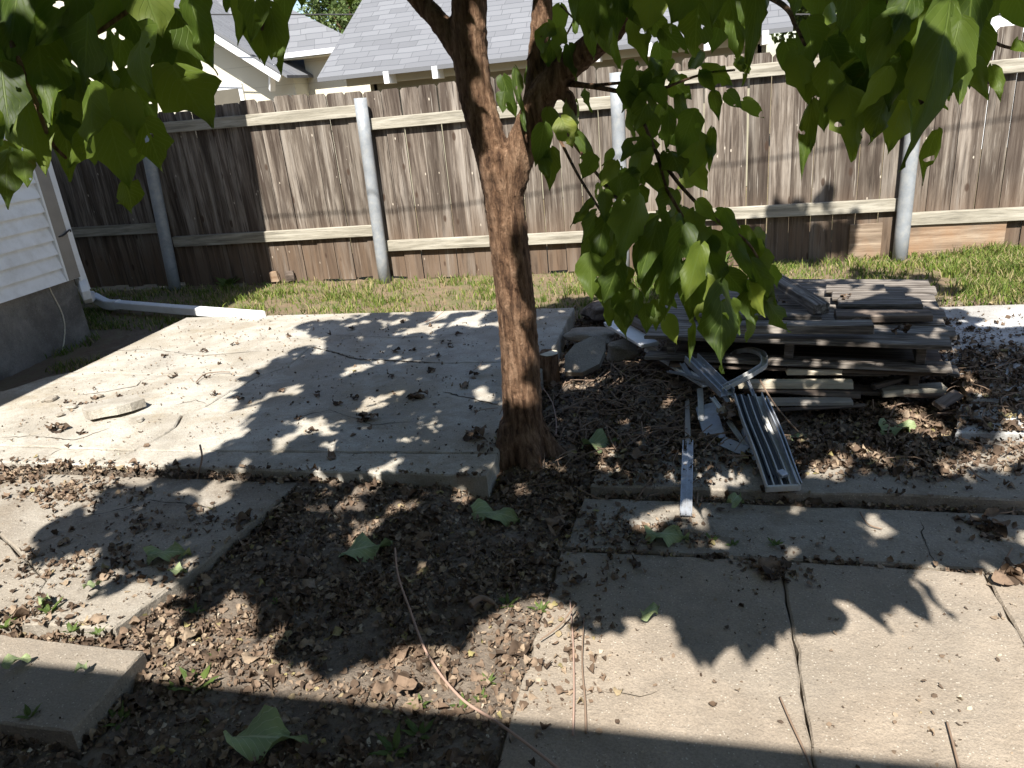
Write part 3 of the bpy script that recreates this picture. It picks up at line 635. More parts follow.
# ------------------------------------------------------------------ leaves
PRO = [(0, .10), (.03, .5), (.10, .82), (.22, 1.0), (.36, .98), (.5, .86), (.63, .68), (.75, .47), (.86, .24), (.94, .09), (1.0, .012)]
PRV = np.array([p[0] for p in PRO]); PRW = np.array([p[1] for p in PRO])
US = np.array([-1, -.66, -.33, 0, .33, .66, 1.0])
def leafverts(base, tip, normal, width, fold=.22, curl=.12, wave=.03, lobes=0.0):
    base = np.asarray(base, float); tip = np.asarray(tip, float); d = tip - base; L = np.linalg.norm(d); d = d / L
    nrm = np.asarray(normal, float); nrm = nrm - d * nrm.dot(d); nrm /= np.linalg.norm(nrm) + 1e-9; sx = np.cross(d, nrm)
    nv = len(PRV); U, Vv = np.meshgrid(US, PRV); hw = np.interp(Vv, PRV, PRW) * width / 2
    edge = 1 + rng.normal(0, .05, (nv, 2))
    hw = hw * np.where(U < 0, edge[:, :1], edge[:, 1:])
    if lobes:
        hw = hw * (1 + lobes * np.exp(-((Vv - .5) / .09) ** 2) - .5 * lobes * np.exp(-((Vv - .68) / .07) ** 2))
    x = U * hw; y = Vv * L - np.where(Vv < .15, np.abs(U) ** 2 * .0, 0) - (np.abs(U) ** 1.5) * L * .07 * np.exp(-Vv * 6)
    ph = rng.random() * 6.28
    z = -fold * np.abs(x) - curl * L * (Vv - .4) ** 2 + wave * L * np.sin(Vv * 9 + ph + U * 1.6) * np.abs(U) + rng.normal(0, .004 * L / .2, U.shape) * np.abs(U)
    bend = rng.normal(0, .06) * L * (Vv ** 2)
    P = base + np.outer((x + bend).ravel(), sx) + np.outer(y.ravel(), d) + np.outer(z.ravel(), nrm)
    uv = np.c_[(U.ravel() + 1) / 2, Vv.ravel()]
    return P, uv
_nu = len(US); LF = [(j * _nu + i, j * _nu + i + 1, (j + 1) * _nu + i + 1, (j + 1) * _nu + i) for j in range(len(PRV) - 1) for i in range(_nu - 1)]
def addleaf(mb, *a, **k): P, uv = leafverts(*a, **k); mb.add(P, LF, uv)

# the tree ---------------------------------------------------------------
TY = 2.75
def T(px, py, y=TY): return gy(px, py, y)
tree = empty('tree', (-.71, TY, 0)); tag(tree, 'broad leaved tree with forked brown trunk standing beside the concrete patio', 'tree')
mb = MB()
def limb(pts, rads, seg=28):
    P = smooth_path(pts, 7); r = np.interp(np.linspace(0, 1, len(P)), np.linspace(0, 1, len(rads)), rads); mb.tube(P, r, seg, noise=.0)
b = T(525, 478); 
limb([(-.70, TY, -.12), (-.71, TY, 0.0), T(523, 425), T(519, 340), T(510, 250), T(503, 195), T(500, 170), T(497, 150)], [.125, .105, .083, .076, .073, .073, .078, .07])
limb([T(504, 215), T(495, 165), T(484, 125), T(475, 90), T(470, 50), T(469, 5), T(469, -60), T(472, -120, 2.7), T(460, -330, 2.5), T(420, -560, 2.3)], [.06, .064, .062, .061, .061, .061, .057, .05, .038, .025])
limb([T(505, 215), T(513, 175), T(524, 140), T(535, 112), T(548, 88), T(566, 68), T(590, 48, 2.7), T(625, 15, 2.6), T(720, -90, 2.4), T(860, -220, 2.2), T(1010, -300, 2.0)], [.055, .06, .055, .051, .05, .048, .045, .042, .036, .028, .018])
limb([T(532, 118), T(537, 80, 2.8), T(540, 40, 2.8), T(543, 0, 2.8), T(545, -60, 2.8), T(560, -200, 2.8), T(600, -400, 2.8)], [.04, .04, .037, .034, .032, .028, .018])
limb([T(472, 75), T(456, 45), T(436, 18), T(415, -5), T(380, -50, 2.7), T(300, -130, 2.5), T(180, -230, 2.2), T(20, -330, 1.9)], [.035, .04, .036, .034, .032, .028, .022, .014])
limb([T(560, -200, 2.8), T(420, -420, 2.3), T(200, -520, 1.7), T(60, -700, 1.2)], [.02, .018, .014, .01])
limb([T(460, -330, 2.5), T(560, -560, 1.9), T(650, -900, 1.3)], [.03, .022, .012])
for a in (0.3, 1.6, 2.7, 4.0, 5.2):
    mb.tube(smooth_path([(-.71 + .03 * math.cos(a), TY + .03 * math.sin(a), .16), (-.71 + .12 * math.cos(a), TY + .12 * math.sin(a), .02), (-.71 + .25 * math.cos(a), TY + .25 * math.sin(a), -.07)], 5), np.linspace(.07, .02, 11), 12)
mb.tube([T(558, 92), T(568, 96), T(572, 110), T(575, 122)], [.02, .022, .02, .006], 8, noise=.1)
tr = child(mb, 'trunk', M_bark, tree, True)
md = tr.modifiers.new('r', 'REMESH'); md.mode = 'VOXEL'; md.voxel_size = .0085; md.use_smooth_shade = True
ms_ = tr.modifiers.new('s', 'SMOOTH'); ms_.factor = .6; ms_.iterations = 5
tx = bpy.data.textures.new('bk', 'CLOUDS'); tx.noise_scale = .022; tx.noise_depth = 4
dm = tr.modifiers.new('d', 'DISPLACE'); dm.texture = tx; dm.strength = .012; dm.mid_level = .5; dm.texture_coords = 'GLOBAL'
# twigs
def twig(pts, r0=.006, r1=.003):
    P = smooth_path([gc(*p) for p in pts], 6); mb = MB(); mb.tube(P, np.linspace(r0, r1, len(P)), 6); child(mb, 'twig', M_bark, tree, True)
twig([(563, 80, 2.62), (590, 85, 2.5), (620, 83, 2.4), (655, 82, 2.25)], .007, .005)
twig([(563, 84, 2.6), (600, 88, 2.45), (630, 96, 2.3), (640, 115, 2.2), (655, 150, 2.15), (667, 190, 2.1)], .009, .004)
twig([(545, 112, 2.6), (560, 140, 2.5), (578, 175, 2.35), (600, 210, 2.2)], .007, .004)
twig([(560, 125, 2.55), (590, 165, 2.4), (618, 200, 2.2), (640, 230, 2.1)], .006, .004)
twig([(637, 100, 2.3), (660, 90, 2.2), (700, 75, 2.15), (735, 70, 2.1)], .005, .003)
twig([(655, 150, 2.15), (680, 185, 2.1), (710, 215, 2.05), (745, 240, 2.0), (760, 262, 2.0)], .006, .003)
twig([(667, 190, 2.1), (690, 230, 2.05), (705, 262, 2.0), (722, 290, 2.0)], .005, .003)
twig([(700, -60, 2.0), (740, -20, 1.7), (783, 5, 1.5), (795, 25, 1.45), (805, 45, 1.4)], .008, .003)
twig([(975, 30, 1.5), (1000, 45, 1.5), (1024, 50, 1.5)], .004, .003)
twig([(590, -40, 2.6), (594, 30, 2.55), (560, 5, 2.6)], .005, .003)
twig([(200, -90, 1.5), (150, -10, 1.6), (115, 20, 1.62), (70, 50, 1.6), (25, 75, 1.6)], .006, .003)
twig([(-30, -50, 1.5), (10, 40, 1.45), (35, 100, 1.45), (50, 140, 1.5), (66, 158, 1.55)], .006, .003)
twig([(260, -60, 1.6), (265, -10, 1.6), (262, 30, 1.6)], .006, .003)
twig([(880, -80, 1.4), (890, 0, 1.35), (905, 60, 1.35), (930, 120, 1.3)], .008, .004)
twig([(553, 62, 2.6), (535, 52, 2.6), (527, 60, 2.58)], .005, .003)
twig([(575, -10, 2.7), (578, 8, 2.65), (569, 30, 2.6), (560, 45, 2.6)], .004, .003)
# crown: hanging leaves whose place the photograph shows, then the roof of leaves above the frame
LEAVES = [ # base px,py  tip px,py  width px  camera depth
 (150, 30, 180, 128, 104, 1.15), (30, -30, 22, 118, 80, 1.42), (85, -30, 62, 92, 92, 1.5), (8, 62, 34, 172, 62, 1.45), (55, 80, 60, 182, 52, 1.5),
 (98, 88, 110, 190, 64, 1.42), (130, 92, 150, 172, 55, 1.4), (74, 100, 86, 165, 52, 1.6), (8, 150, 3, 208, 40, 1.3), (22, 150, 26, 186, 26, 1.3),
 (125, 182, 137, 211, 30, 1.5), (150, -25, 196, 72, 80, 1.6), (190, -5, 208, 62, 46, 1.55), (120, -20, 100, 75, 70, 1.7), (20, 10, -5, 110, 70, 1.5), (60, 20, 45, 140, 60, 1.7), (175, 10, 160, 100, 60, 1.7),
 (40, 60, 80, 130, 45, 1.65), (145, 105, 120, 150, 40, 1.6), (-15, 60, 15, 160, 60, 1.55), (90, 130, 70, 170, 30, 1.5), (0, -10, 60, 60, 70, 1.7), (110, 40, 140, 125, 60, 1.7), (0, 110, -10, 200, 60, 1.4),
 (262, -25, 270, 76, 52, 1.6), (243, -25, 243, 42, 34, 1.7), (285, -30, 283, 28, 30, 1.7), (250, 10, 255, 60, 26, 1.7), (262, 20, 262, 66, 30, 1.65), (300, -40, 302, 8, 30, 1.7), (345, -40, 347, 8, 30, 1.7), (225, -40, 224, 12, 34, 1.6),
 (550, 22, 546, 80, 32, 2.5), (562, 28, 570, 78, 32, 2.45), (514, 68, 526, 128, 13, 2.45), (560, 5, 556, 45, 24, 2.6), (505, 92, 500, 112, 20, 2.6), (534, 62, 530, 100, 18, 2.6), (503, 76, 514, 118, 22, 2.65),
 (548, 125, 544, 190, 34, 2.4), (565, 118, 590, 164, 34, 2.4), (552, 108, 572, 150, 32, 2.5), (567, 55, 577, 82, 20, 2.6), (575, 100, 566, 135, 26, 2.6), (540, 150, 552, 178, 18, 2.4),
 (600, -15, 609, 68, 32, 2.0), (622, -15, 638, 66, 38, 1.9), (583, -20, 583, 60, 34, 2.1), (700, -25, 676, 58, 60, 1.7), (722, -35, 728, 58, 52, 1.7), (757, -15, 753, 84, 20, 1.6), (640, 5, 660, 40, 34, 1.9), (655, -20, 645, 35, 46, 1.8), (750, -30, 745, 35, 34, 1.7), (770, -40, 757, 30, 26, 1.7),
 (703, 52, 690, 72, 18, 2.1), (672, 60, 668, 90, 32, 2.2), (702, 68, 738, 82, 24, 2.1), (742, 60, 750, 74, 12, 2.1), (730, 92, 759, 117, 28, 2.1), (713, 90, 720, 118, 16, 2.1), (735, 58, 748, 72, 14, 2.1), (700, 72, 715, 92, 18, 2.1),
 (660, 70, 638, 100, 32, 2.2), (655, 95, 632, 150, 36, 2.15), (668, 108, 671, 152, 20, 2.15), (700, 112, 680, 178, 50, 2.05), (712, 128, 709, 171, 12, 2.05), (648, 135, 626, 172, 40, 2.1), (645, 150, 655, 195, 46, 2.1),
 (684, 95, 692, 140, 30, 2.2), (672, 80, 690, 100, 26, 2.2), (640, 90, 650, 130, 34, 2.25), (620, 160, 606, 200, 34, 2.15), (676, 150, 700, 190, 40, 2.1), (640, 170, 622, 215, 40, 2.1), (660, 60, 655, 78, 24, 2.2),
 (592, 200, 570, 228, 14, 2.1), (600, 212, 582, 262, 28, 2.1), (612, 215, 600, 290, 46, 2.1), (596, 255, 604, 325, 44, 2.0), (625, 262, 612, 328, 50, 2.0), (648, 195, 628, 300, 76, 1.95), (668, 215, 645, 320, 66, 1.95), (690, 225, 680, 322, 56, 1.9),
 (706, 245, 690, 338, 44, 1.85), (692, 322, 693, 364, 9, 1.85), (722, 284, 722, 374, 44, 1.8), (754, 286, 782, 332, 34, 1.95), (747, 292, 756, 326, 26, 2.0), (738, 238, 768, 308, 32, 1.95), (728, 210, 752, 262, 30, 2.0), (700, 200, 736, 232, 30, 2.0),
 (760, 240, 762, 278, 22, 2.0), (680, 190, 668, 240, 50, 2.1), (665, 240, 662, 290, 60, 2.1), (700, 210, 712, 275, 40, 2.0), (640, 290, 640, 335, 36, 2.0), (660, 300, 668, 345, 30, 2.05), (712, 255, 740, 300, 34, 2.0), (620, 300, 624, 340, 26, 2.0), (608, 190, 620, 235, 34, 2.1), (590, 235, 590, 285, 24, 2.15),
 (796, 50, 810, 106, 28, 1.6), (786, 42, 800, 86, 30, 1.65), (812, 20, 840, 82, 52, 1.5), (812, 102, 800, 178, 20, 1.5), (838, 60, 838, 140, 52, 1.45), (848, 85, 864, 158, 46, 1.4), (894, 68, 856, 142, 56, 1.3), (905, 100, 887, 153, 34, 1.4),
 (955, -5, 916, 166, 50, 1.25), (975, -30, 962, 70, 44, 1.3), (936, 130, 917, 184, 26, 1.25), (905, 10, 872, 112, 62, 1.3), (865, -35, 850, 72, 72, 1.4), (973, 58, 983, 103, 26, 1.4), (992, 66, 1006, 100, 14, 1.4), (1014, -8, 1030, 32, 42, 1.4), (820, -30, 818, 24, 50, 1.6), (840, 20, 828, 70, 40, 1.6),
 (930, -30, 905, 80, 70, 1.3), (960, 20, 940, 110, 50, 1.3), (820, 75, 828, 132, 34, 1.55), (860, 60, 845, 130, 50, 1.5), (882, 90, 870, 130, 40, 1.5), (965, 60, 960, 105, 30, 1.35), (1018, 40, 1030, 58, 18, 1.4), (990, -40, 985, 15, 50, 1.4), (880, -40, 925, 40, 60, 1.4), (800, -30, 795, 20, 30, 1.7)]
crown = MB(); _L = []
for (bx, by, tx_, ty_, wd, zc) in LEAVES:
    if (zc >= 1.85 and wd >= 28) or wd >= 52:
        dx, dy = tx_ - bx, ty_ - by; sc_ = .66
        for off, al in ((-.2, .0), (.2, .34)):
            ox = off * wd; _L.append((bx + ox * .6 + dx * al, by + dy * al, bx + ox * 1.2 + dx * (al + sc_), by + dy * (al + sc_), wd * .68, zc + off * .15))
    else: _L.append((bx, by, tx_, ty_, wd, zc))
LEAVES_OUT = _L
for (bx, by, tx_, ty_, wd, zc) in LEAVES_OUT:
    a = gc(bx, by, zc + rng.uniform(-.02, .05)); b_ = gc(tx_, ty_, zc + rng.uniform(-.05, .05)); vw = C0 - (a + b_) / 2; vw /= np.linalg.norm(vw)
    nrm = vw + rng.normal(0, .35, 3) + np.array([0, -.1, .25]); addleaf(crown, a, b_, nrm, wd / F * zc * rng.uniform(.74, 1.0) * (.82 if zc >= 1.85 and wd >= 40 else 1), fold=rng.uniform(.05, .35), curl=rng.uniform(-.1, .3), wave=rng.uniform(.03, .09), lobes=rng.choice([0, .12, .25]))
# region filling (depth behind the named ones)
FILL = [([(560, 95), (600, 95), (640, 230), (610, 230)], 2.2, 2.5, 8, .08), ([(740, 230), (775, 250), (778, 310), (750, 320)], 1.95, 2.1, 8, .07), ([(700, 300), (760, 290), (760, 330), (715, 350)], 1.95, 2.1, 7, .08), ([(0, 0), (200, 0), (205, 50), (180, 95), (150, 150), (60, 150), (0, 140)], 1.6, 2.2, 30, .12), ([(580, 0), (760, 0), (735, 40), (690, 45), (600, 40)], 1.8, 2.2, 8, .13),
        ([(800, 0), (990, 0), (975, 60), (930, 110), (860, 115), (815, 70)], 1.45, 1.9, 30, .11), ([(630, 90), (700, 90), (705, 150), (680, 210), (620, 200)], 2.1, 2.4, 14, .08), ([(605, 215), (740, 225), (745, 275), (700, 300), (605, 300)], 2.0, 2.35, 34, .075), ([(625, 60), (665, 60), (660, 130), (625, 130)], 2.2, 2.4, 8, .11)]
for poly, z0, z1, n, L in FILL:
    P = np.array(poly); k = 0
    while k < n:
        x = rng.uniform(P[:, 0].min(), P[:, 0].max()); y = rng.uniform(P[:, 1].min(), P[:, 1].max())
        if not inpoly(np.array(x), np.array(y), P): continue
        zc = rng.uniform(z0, z1); c = gc(x, y, zc); l = L * rng.uniform(.7, 1.2); d = np.array([rng.normal(0, .35), rng.normal(0, .4), -1.0]); d /= np.linalg.norm(d)
        addleaf(crown, c - d * l * .5, c + d * l * .5, (C0 - c) / zc + rng.normal(0, .6, 3), l * rng.uniform(.6, .85), fold=rng.uniform(0, .4), curl=rng.uniform(-.1, .4), wave=.05); k += 1
# overhead: unseen crown leaves shaped to throw the yard shade, gaps left at LIT
SH = [(372, 318), (300, 333), (335, 350), (268, 368), (240, 400), (265, 425), (222, 455), (160, 478), (8, 551), (60, 560), (140, 545), (85, 585), (188, 562), (184, 600), (239, 598), (273, 600), (273, 650), (325, 665), (378, 655), (428, 649), (441, 615), (488, 611), (545, 575), (562, 596), (619, 622), (650, 592), (700, 645), (734, 651), (718, 629), (786, 656), (791, 629), (832, 613), (868, 638), (913, 635), (897, 597), (950, 606), (936, 570), (1024, 545), (1070, 480), (1000, 440), (990, 420), (1070, 400), (1080, 330), (960, 310), (930, 285), (860, 268), (700, 285), (560, 300), (480, 318)]
SHW = np.array([gz(px, py, .05)[:2] for px, py in SH])
LIT = [(430, 335, .14), (500, 330, .1), (225, 475, .0), (215, 500, .1), (470, 330, .1), (430, 560, .04), (300, 505, .05), (610, 455, .08), (820, 470, .07), (880, 520, .06), (1000, 460, .12), (700, 520, .06), (520, 490, .05), (350, 540, .05), (790, 540, .06), (470, 500, .05), (380, 405, .1), (330, 430, .09), (290, 400, .1), (480, 400, .08), (620, 385, .1), (850, 300, .12), (830, 330, .1), (900, 320, .12), (740, 300, .08), (590, 350, .08), (930, 420, .12), (1010, 320, .12), (755, 435, .03), (780, 465, .04), (690, 500, .035), (735, 395, .05), (612, 345, .04), (640, 520, .04), (760, 470, .02), (700, 470, .06), (640, 480, .05)]
LW = np.array([list(gz(a, b, .05)[:2]) + [r] for a, b, r in LIT] + [[rx, ry, rr] for rx, ry, rr in zip(np.random.default_rng(3).uniform(-3.0, -.9, 34), np.random.default_rng(4).uniform(2.6, 4.7, 34), np.random.default_rng(5).uniform(.0, .05, 34))] + [[-.72, 3.5, .15], [-.7, 3.68, .13], [-.74, 3.32, .09], [-.76, 3.12, .12], [-.72, 2.92, .09], [-.75, 3.3, .1], [-.75, 3.9, .1]])
HS = np.array([(lambda c: c[:2] + sd[:2] / -sd[2] * (c[2] - .05))(gc((b0x + b1x) / 2, (b0y + b1y) / 2, zc_)) for b0x, b0y, b1x, b1y, _w, zc_ in LEAVES])
k = 0; tries = 0
while k < 3000 and tries < 60000:
    tries += 1
    x = rng.uniform(-3.6, 2.4); y = rng.uniform(1.5, 5.2)
    l = rng.uniform(.12, .24)
    th = rng.uniform(0, 6.28, 5); m = .075
    if not (inpoly(x + m * np.cos(th), y + m * np.sin(th), SHW).sum() >= 4): continue
    if np.any((LW[:, 0] - x) ** 2 + (LW[:, 1] - y) ** 2 < (LW[:, 2] * .75 + .045) ** 2): continue
    dens = 1.0
    if y > 3.0: dens = 1.0
    if y > 3.9: dens = .75
    if x > .2 and y > 2.6: dens = min(dens, .42)
    dens *= .7 + .6 * (vnoise(x, y, 2.7) > .4)
    if x < .2 and y < 4.6 and np.any((HS[:, 0] - x) ** 2 + (HS[:, 1] - y) ** 2 < .010): dens *= .35
    elif np.any((HS[:, 0] - x) ** 2 + (HS[:, 1] - y) ** 2 < .006): dens *= .45
    if rng.random() > dens: continue
    z = rng.uniform(1.95, 3.4)
    if y < 2.1: z = rng.uniform(1.75, 2.6)
    c = np.array([x, y, .03]) - sd / abs(sd[2]) * (z - .03)
    px, py, zc = project(c)
    if zc > .05 and -120 < px < 1140 and py > -150 and py < 900: continue
    if zc > 0 and np.linalg.norm(c - C0) < .45: continue
    d = np.array([rng.normal(0, .6), rng.normal(0, .6), -rng.uniform(.1, 1.0)]); d /= np.linalg.norm(d)
    nr = -sd + rng.normal(0, .5, 3)
    addleaf(crown, c - d * l * .5, c + d * l * .5, nr, l * rng.uniform(.6, .85), fold=rng.uniform(0, .4), curl=rng.uniform(-.1, .4), wave=.05); k += 1
for (cx_, cy_, cz_, rr, z_, n_) in [(.62, 5.97, .33, .11, 3.8, 26), (.82, 5.97, .25, .13, 3.7, 34), (1.02, 5.97, .2, .1, 3.6, 20), (.45, 5.97, .2, .09, 3.7, 14), (.72, 5.97, .08, .18, 3.5, 30), (1.1, 5.5, .05, .16, 3.4, 22), (1.35, 5.3, .05, .15, 3.3, 16), (1.2, 5.1, .05, .2, 3.2, 22), (-.62, 5.6, .03, .14, 3.3, 14), (-.4, 5.2, .03, .15, 3.2, 12), (.9, 5.97, .46, .05, 3.7, 5)]:
    for q in range(n_):
        g_ = np.array([cx_ + rng.normal(0, rr * .6), cy_, cz_ + rng.normal(0, rr * .6) * (1 if cy_ > 5.9 else 0)]) + np.array([0, 0 if cy_ > 5.9 else rng.normal(0, rr * .6), 0])
        z = z_ + rng.normal(0, .15); c = g_ - sd / abs(sd[2]) * (z - g_[2]); l = rng.uniform(.09, .17); d = rng.normal(0, 1, 3); d /= np.linalg.norm(d)
        addleaf(crown, c - d * l * .5, c + d * l * .5, -sd + rng.normal(0, .5, 3), l * .7, fold=.2, curl=.2, wave=.05)
child(crown, 'crown', M_leaf, tree, True)
# clusters above, added out of view, shade the fence foot and grass
# ------------------------------------------------------------------ background trees
def fartree(name, label, cpx, cpy, y, rad, n, h0=0):
    c = gy(cpx, cpy, y); t = empty(name, (c[0], y, 0)); tag(t, label, 'tree')
    mb = MB(); mb.tube(smooth_path([(c[0], y, -.1), (c[0] + .1, y, c[2] * .5), (c[0], y, c[2])], 4), np.linspace(.25, .1, 9), 10)
    for q in range(5):
        a = q * 1.3; mb.tube(smooth_path([(c[0], y, c[2] * .55), (c[0] + rad * .4 * math.cos(a), y + rad * .4 * math.sin(a), c[2]), (c[0] + rad * .7 * math.cos(a), y + rad * .7 * math.sin(a), c[2] + rad * .3)], 4), np.linspace(.08, .03, 9), 6)
    child(mb, 'trunk', M_bark, t)
    mb = MB(); lob = rng.normal(0, .5, (26, 3)); lob = lob / (np.linalg.norm(lob, axis=1)[:, None]) * rng.uniform(.2, .85, (26, 1)) * rad
    for i in range(n):
        b = lob[rng.integers(26)]; d = rng.normal(0, 1, 3); d /= np.linalg.norm(d); p = c + b + d * rad * .33 * rng.uniform(.5, 1.05)
        a = rng.normal(0, 1, 3); a /= np.linalg.norm(a); b2 = np.cross(a, rng.normal(0, 1, 3)); b2 /= np.linalg.norm(b2); s_ = rng.uniform(.05, .11) * rad / 2.2
        mb.add([p - a * s_, p + b2 * s_ * .6, p + a * s_, p - b2 * s_ * .6], [[0, 1, 2, 3]], [(0, .5), (.5, 0), (1, .5), (.5, 1)])
    child(mb, 'crown', M_farleaf, t)
fartree('tree', 'sunlit bushy tree rising behind the neighbour roofs at upper left', 346, -2, 26, 1.75, 9000)
fartree('tree', 'light green tree behind the fence between the hanging leaves at right', 850, -5, 15, 1.9, 9000)

# ------------------------------------------------------------------ power cable whose shadow crosses the fence
cab = MB(); pts = []
for (px, py) in [(300, 215), (440, 207), (586, 185), (689, 169), (780, 157), (956, 127), (1021, 117), (1100, 100)]:
    s_ = gy(px, py, FY); h = 3.6 + .06 * (s_[0]); tt = (h - s_[2]) / -sd[2]; pts.append(s_ - sd * tt)
pts = [pts[0] - (pts[1] - pts[0]) * 2.0] + pts + [pts[-1] + (pts[-1] - pts[-2]) * 4]
cab.tube(smooth_path(pts, 4), .006, 6); tag(cab.build('power_cable', M_black), 'overhead black power cable crossing above the yard', 'cable')
cab = MB(); a = gy(205, 14.5, 13); b_ = gy(357, 14.5, 13); d = b_ - a
cab.tube([a - d * 8, a, b_, b_ + d * 25], .012, 6); tag(cab.build('power_cable', M_black), 'thin dark cable strung in front of the neighbour roofs', 'cable')

# ------------------------------------------------------------------ pallets and boards
def rotz(a): return Matrix.Rotation(a, 3, 'Z')
def pallet(name, label, cx, cy, z0, rz, wx, wy, nb, mat, tilt=0.0, grp='stacked wooden pallets', front_long=0.0):
    t = empty(name, (cx, cy, z0), rz); t.rotation_euler = (tilt, 0, rz); tag(t, label, 'pallet', grp)
    for s_ in (-1, 0, 1):
        mb = MB(); mb.box((s_ * (wx / 2 - .12), 0, .062), (.04, wy - .12, .088), jit=.001); mb.build('stringer', mat, t)
    pitch = wy / nb
    for i in range(nb):
        y = -wy / 2 + pitch * (i + .5); mb = MB(); ex = front_long if i == 0 else 0
        mb.box((rng.normal(0, .008), y, .115), (wx + ex + rng.normal(0, .01), pitch - .008, .018), rotz(rng.normal(0, .006)), jit=.0015, bev=.003); mb.build('deck_board', mat, t)
    for i in (0, 1, 2):
        y = (-wy / 2 + .06, 0, wy / 2 - .06)[i]; mb = MB(); mb.box((0, y, .0085), (wx, .1, .016), rotz(rng.normal(0, .006)), jit=.0015, bev=.003); mb.build('bottom_board', mat, t)
    return t
PR = -math.radians(7)
fl = gz(643, 336, .3); fr2 = gz(957, 347, .3); fdir = fr2 - fl; PR = math.atan2(fdir[1], fdir[0]); pw_ = np.linalg.norm(fdir[:2])
pn = np.array([-math.sin(PR), math.cos(PR)]); pd = 1.12; pc = (fl[:2] + fr2[:2]) / 2 + pn * pd / 2
pallet('pallet', 'grey weathered pallet on top of the pile, loose boards lying across it', pc[0], pc[1], .176, PR, pw_, pd, 8, M_pallet)
pallet('pallet', 'dark damp pallet at the bottom of the pile, sunk in leaves', pc[0] + .03, pc[1] + .02, .035, PR + .05, pw_ - .12, pd - .02, 7, M_dwood)
def plank(label, a, b, w_, h_, mat, grp=None, name='plank', roll=0.0, cat='plank', lift=True):
    a = np.array(a, float); b = np.array(b, float); d = b - a; L = np.linalg.norm(d)
    q = Vector(d).to_track_quat('X', 'Z').to_matrix() @ Matrix.Rotation(roll, 3, 'X')
    mb = MB(); n = max(2, int(L / .1)); 
    mb.box((0, 0, 0), (L, w_, h_), None, jit=.0018, bev=.004); o = mb.build(name, mat)
    o.matrix_world = Matrix.Translation((a + b) / 2) @ q.to_4x4(); tag(o, label, cat, grp); return o
zt_ = .302
def PT(px, py, z): return gz(px, py, z)
plank('thick grey beam lying along the front of the top pallet', PT(715, 327, zt_ + .05), PT(873, 327, zt_ + .05), .09, .04, M_pallet)
plank('short square beam end pointing at the viewer on the pallet', PT(822, 309, zt_ + .062), PT(805, 285, zt_ + .062) + np.array([-.16, .25, 0]), .075, .05, M_pallet)
plank('split dark board across the middle of the top pallet', PT(835, 316, zt_ + .03), PT(931, 315, zt_ + .03), .10, .034, M_dwood)
plank('thin grey board behind the thick beam on the pallet', PT(690, 313, zt_ + .02), PT(822, 316, zt_ + .02), .10, .024, M_pallet)
for k_, (ya, x0_, x1_, lb) in enumerate(((303, 838, 922, 'wide grey board just behind the split dark board'), (296, 832, 905, 'second grey board behind the split dark board'), (289, 826, 885, 'farthest short grey board on the pallet'))):
    plank(lb, PT(x0_, ya, zt_ + .03), PT(x1_, ya + .5, zt_ + .03), .12, .022, M_pallet)
plank('pale board sticking out below the upper pallet', PT(738, 384, .10), PT(853, 384, .10), .05, .035, M_pale)
plank('short pale board tucked deep between the pallets', PT(786, 369, .145), PT(842, 370, .145), .08, .022, M_pale)
plank('dirty pale board low in the pile near the frames', PT(758, 402, .05), PT(852, 401, .05), .06, .02, M_tan)
plank('broken tan board end at the right foot of the pile', PT(880, 392, .05), PT(944, 388, .06), .07, .03, M_rail)
plank('grey plank leaning out under the right end of the pallet', PT(905, 362, .10), PT(958, 372, .06), .11, .02, M_pallet)
plank('white painted board slanting down from the left pallet corner', PT(648, 349, .16), PT(706, 385, .10), .05, .02, M_wpaint)
plank('white trim board lying on the rubble left of the pallet', PT(612, 322, .2), PT(650, 345, .2), .10, .02, M_wpaint)
plank('thin dark board beside the white trim board', PT(628, 318, .24), PT(655, 332, .24), .05, .03, M_dwood)
# metal channels and frames
def channel(name, label, path, w_, h_, mat, cat, grp=None, th=.004, inner=0, up=(0, 0, 1)):
    """U shaped track swept along a path, optional inner ridges"""
    P = np.asarray(path, float); t = np.gradient(P, axis=0); t /= np.linalg.norm(t, axis=1)[:, None]; up = np.array(up, float); mb = MB()
    prof = [(-w_ / 2, h_), (-w_ / 2 + th, h_), (-w_ / 2 + th, th)]
    for i in range(inner):
        x = -w_ / 2 + w_ * (i + 1) / (inner + 1); prof += [(x - th / 2, th), (x - th / 2, h_ * .75), (x + th / 2, h_ * .75), (x + th / 2, th)]
    prof += [(w_ / 2 - th, th), (w_ / 2 - th, h_), (w_ / 2, h_), (w_ / 2, 0), (-w_ / 2, 0)]
    n = len(prof); V = []
    for p, d in zip(P, t):
        s_ = np.cross(d, up); s_ /= np.linalg.norm(s_); u = np.cross(s_, d)
        for a, b in prof: V.append(p + s_ * a + u * b)
    f = [[i * n + j, i * n + (j + 1) % n, (i + 1) * n + (j + 1) % n, (i + 1) * n + j] for i in range(len(P) - 1) for j in range(n)]
    mb.add(V, f + [list(range(n))[::-1], [(len(P) - 1) * n + j for j in range(n)]]); o = mb.build(name, mat); origin_to(o, P[0]); tag(o, label, cat, grp); return o
